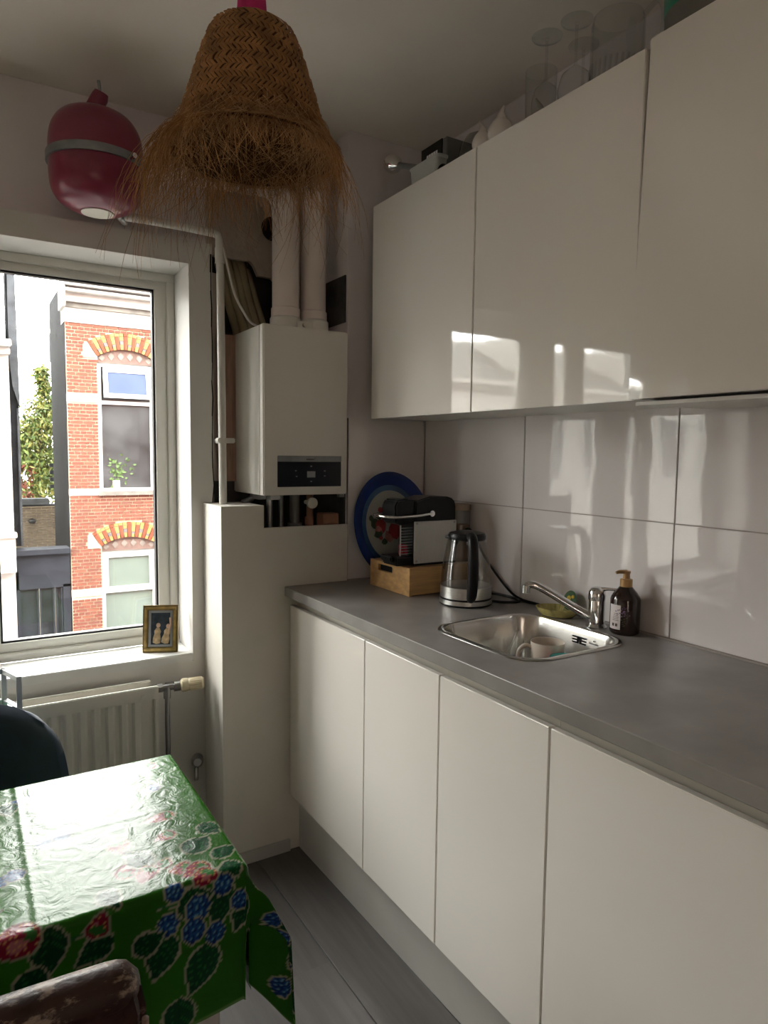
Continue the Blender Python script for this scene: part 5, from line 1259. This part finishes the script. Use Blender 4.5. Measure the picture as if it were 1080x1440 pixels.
# white house on the other side of the passage
wh = thing('white_house', 'white painted house with a cornice and grey tiled roof across the street', 'house', (-10, FY, -4))
MB().box(-24, -.79, FY, FY+.4, -4, 3.10).box(-24, -.79, FY+.4, FY+4, -4, 3.1).build('wall', 'facade_white', wh)
MB().box(-24, -.765, FY-.12, FY+.4, 3.10, 3.22).box(-24, -.75, FY-.28, FY+.4, 3.22, 3.34).build('cornice', 'facade_white', wh, bevel=.015)
MB().add([(-24, FY-.2, 3.34), (-.84, FY-.2, 3.34), (-.84, FY+3.2, 4.95), (-24, FY+3.2, 4.95), (-24, FY+3.2, 3.34), (-.84, FY+3.2, 3.34)], [(0, 1, 2, 3), (0, 3, 4), (1, 5, 2), (2, 5, 4, 3), (0, 4, 5, 1)]).build('roof', 'roof_tile', wh)
MB().box(-3, -.78, FY-.16, FY+.0, -.70, -.06).box(-3, -.755, FY-.22, FY, -.08, .01).build('shop_fascia', 'stone_white', wh, bevel=.01)
for x_ in np.arange(-22.5, -2.5, 1.7):
    f = MB().box(x_-.5, x_+.5, FY-.02, FY+.02, .6, 2.6).build('window_frame', 'frame_white', wh)
    MB().box(x_-.42, x_-.03, FY-.03, FY-.02, .68, 2.52).box(x_+.03, x_+.42, FY-.03, FY-.02, .68, 2.52).build('pane', 'pane_grey', f)
dm = MB()
for x_ in np.arange(-21, -4, 4.2):
    d = MB().prism([(x_-.6, 3.55), (x_+.6, 3.55), (x_+.6, 4.75), (x_-.6, 4.75)], 1, FY+.5, FY+2.4).build('dormer', 'facade_white', wh)
    MB().box(x_-.45, x_+.45, FY+.48, FY+.5, 3.7, 4.6).build('pane', 'pane_grey', d)
# garden wall and tree behind
gw = thing('garden_wall', 'tan brick garden wall at the end of the passage', 'wall', (0, 16, -4))
MB().box(-.9, 1.2, 16.02, 16.3, -4, .12).build('core', 'mortar', gw)
q = MB(); r_i = 0; zb = .10
while zb > -1.2:
    xb = -.6-(.11 if r_i % 2 else 0)
    while xb < .6:
        q.box(xb+.005, xb+.215, 16.0, 16.05, zb-.055, zb-.005); xb += .22
    zb -= .06; r_i += 1
o = q.build('brickwork', 'brick_tan', gw); o['kind'] = 'stuff'
MB().box(-.9, 1.2, 15.97, 16.33, .12, .16).build('coping', 'slate_grey', gw)
tag(MB().box(-.36, .22, 15.9, 16.2, .162, .31).build('planter_box', 'slate_light', bevel=.01), 'grey planter box standing on the garden wall', 'planter')
lt = thing('wall_lamp', 'small dark wall lamp on the tan garden wall', 'lamp', (-.15, 15.95, -.2))
MB().lathe([(0, -.06), (.05, -.06), (.09, 0), (.06, .04), (0, .05)], c=(-.15, 15.9, -.22), n=16).build('shade', 'black_matt', lt, smooth=40)
MB().box(-.17, -.13, 15.9, 15.999, -.2, -.16).build('arm', 'black_matt', lt)
rl_ = thing('balcony_rail', 'black slatted balcony railing against the tarred wall', 'railing', (.2, 15, .4))
for k in range(4): MB().box(.16, .40, 15.0, 15.04, .60+k*.16, .68+k*.16).build('slat', 'anthracite', rl_)
MB().box(.27, .31, 15.041, 15.09, .1, 1.25).build('post', 'anthracite', rl_)
tree = thing('tree', 'yellow-green autumn tree rising behind the garden wall', 'tree', (.1, 18, -4))
MB().tube([(.2, 18.2, -4), (.25, 18.2, 0), (.2, 18.1, 1.8), (.35, 18.1, 3.2)], [.16, .13, .08, .02], 10).tube([(.22, 18.15, .8), (-.3, 18.1, 2.0), (-.5, 18, 2.8)], [.06, .04, .015], 8).build('trunk', 'bark', tree, smooth=True)
lv = {m_n: MB() for m_n in ('leaf_a', 'leaf_b', 'leaf_c', 'leaf_red')}
cl = [(random.uniform(-.45, .9), 18.1+random.gauss(0, .3), random.uniform(.2, 2.5), random.uniform(.28, .42)) for _ in range(40)]+[(random.uniform(.25, .8), 18.1, random.uniform(2.4, 3.1), .2) for _ in range(6)]+[(.38+random.gauss(0, .08), 18.1, 3.0+.14*k, .13) for k in range(5)]
for k in range(11000):
    c0 = random.choice(cl); p = Vector((c0[0]+random.gauss(0, c0[3]*.55), c0[1]+random.gauss(0, c0[3]*.5), c0[2]+random.gauss(0, c0[3]*.5)))
    if p.z > 3.3 and abs(p.x-.38) > .2: continue
    mn = 'leaf_red' if (p.z < 1.1 and p.x < .05 and random.random() < .55) else random.choice(['leaf_a', 'leaf_a', 'leaf_b', 'leaf_c'] if p.z < 1.6 else ['leaf_a', 'leaf_b', 'leaf_b', 'leaf_c'])
    a = random.uniform(0, 6.28); e = random.gauss(-.7, .45); d = Vector((math.cos(a)*math.cos(e), math.sin(a)*math.cos(e), math.sin(e))); s_ = d.cross(Vector((random.gauss(0, 1), random.gauss(0, 1), random.gauss(0, 1)))).normalized()
    L = random.uniform(.09, .18)
    lv[mn].add([p, p+d*L*.5+s_*L*.2, p+d*L, p+d*L*.5-s_*L*.2], [(0, 1, 2, 3)])
for mn, mb in lv.items():
    o = mb.build('foliage', mn, tree, recalc=False); o['kind'] = 'stuff'
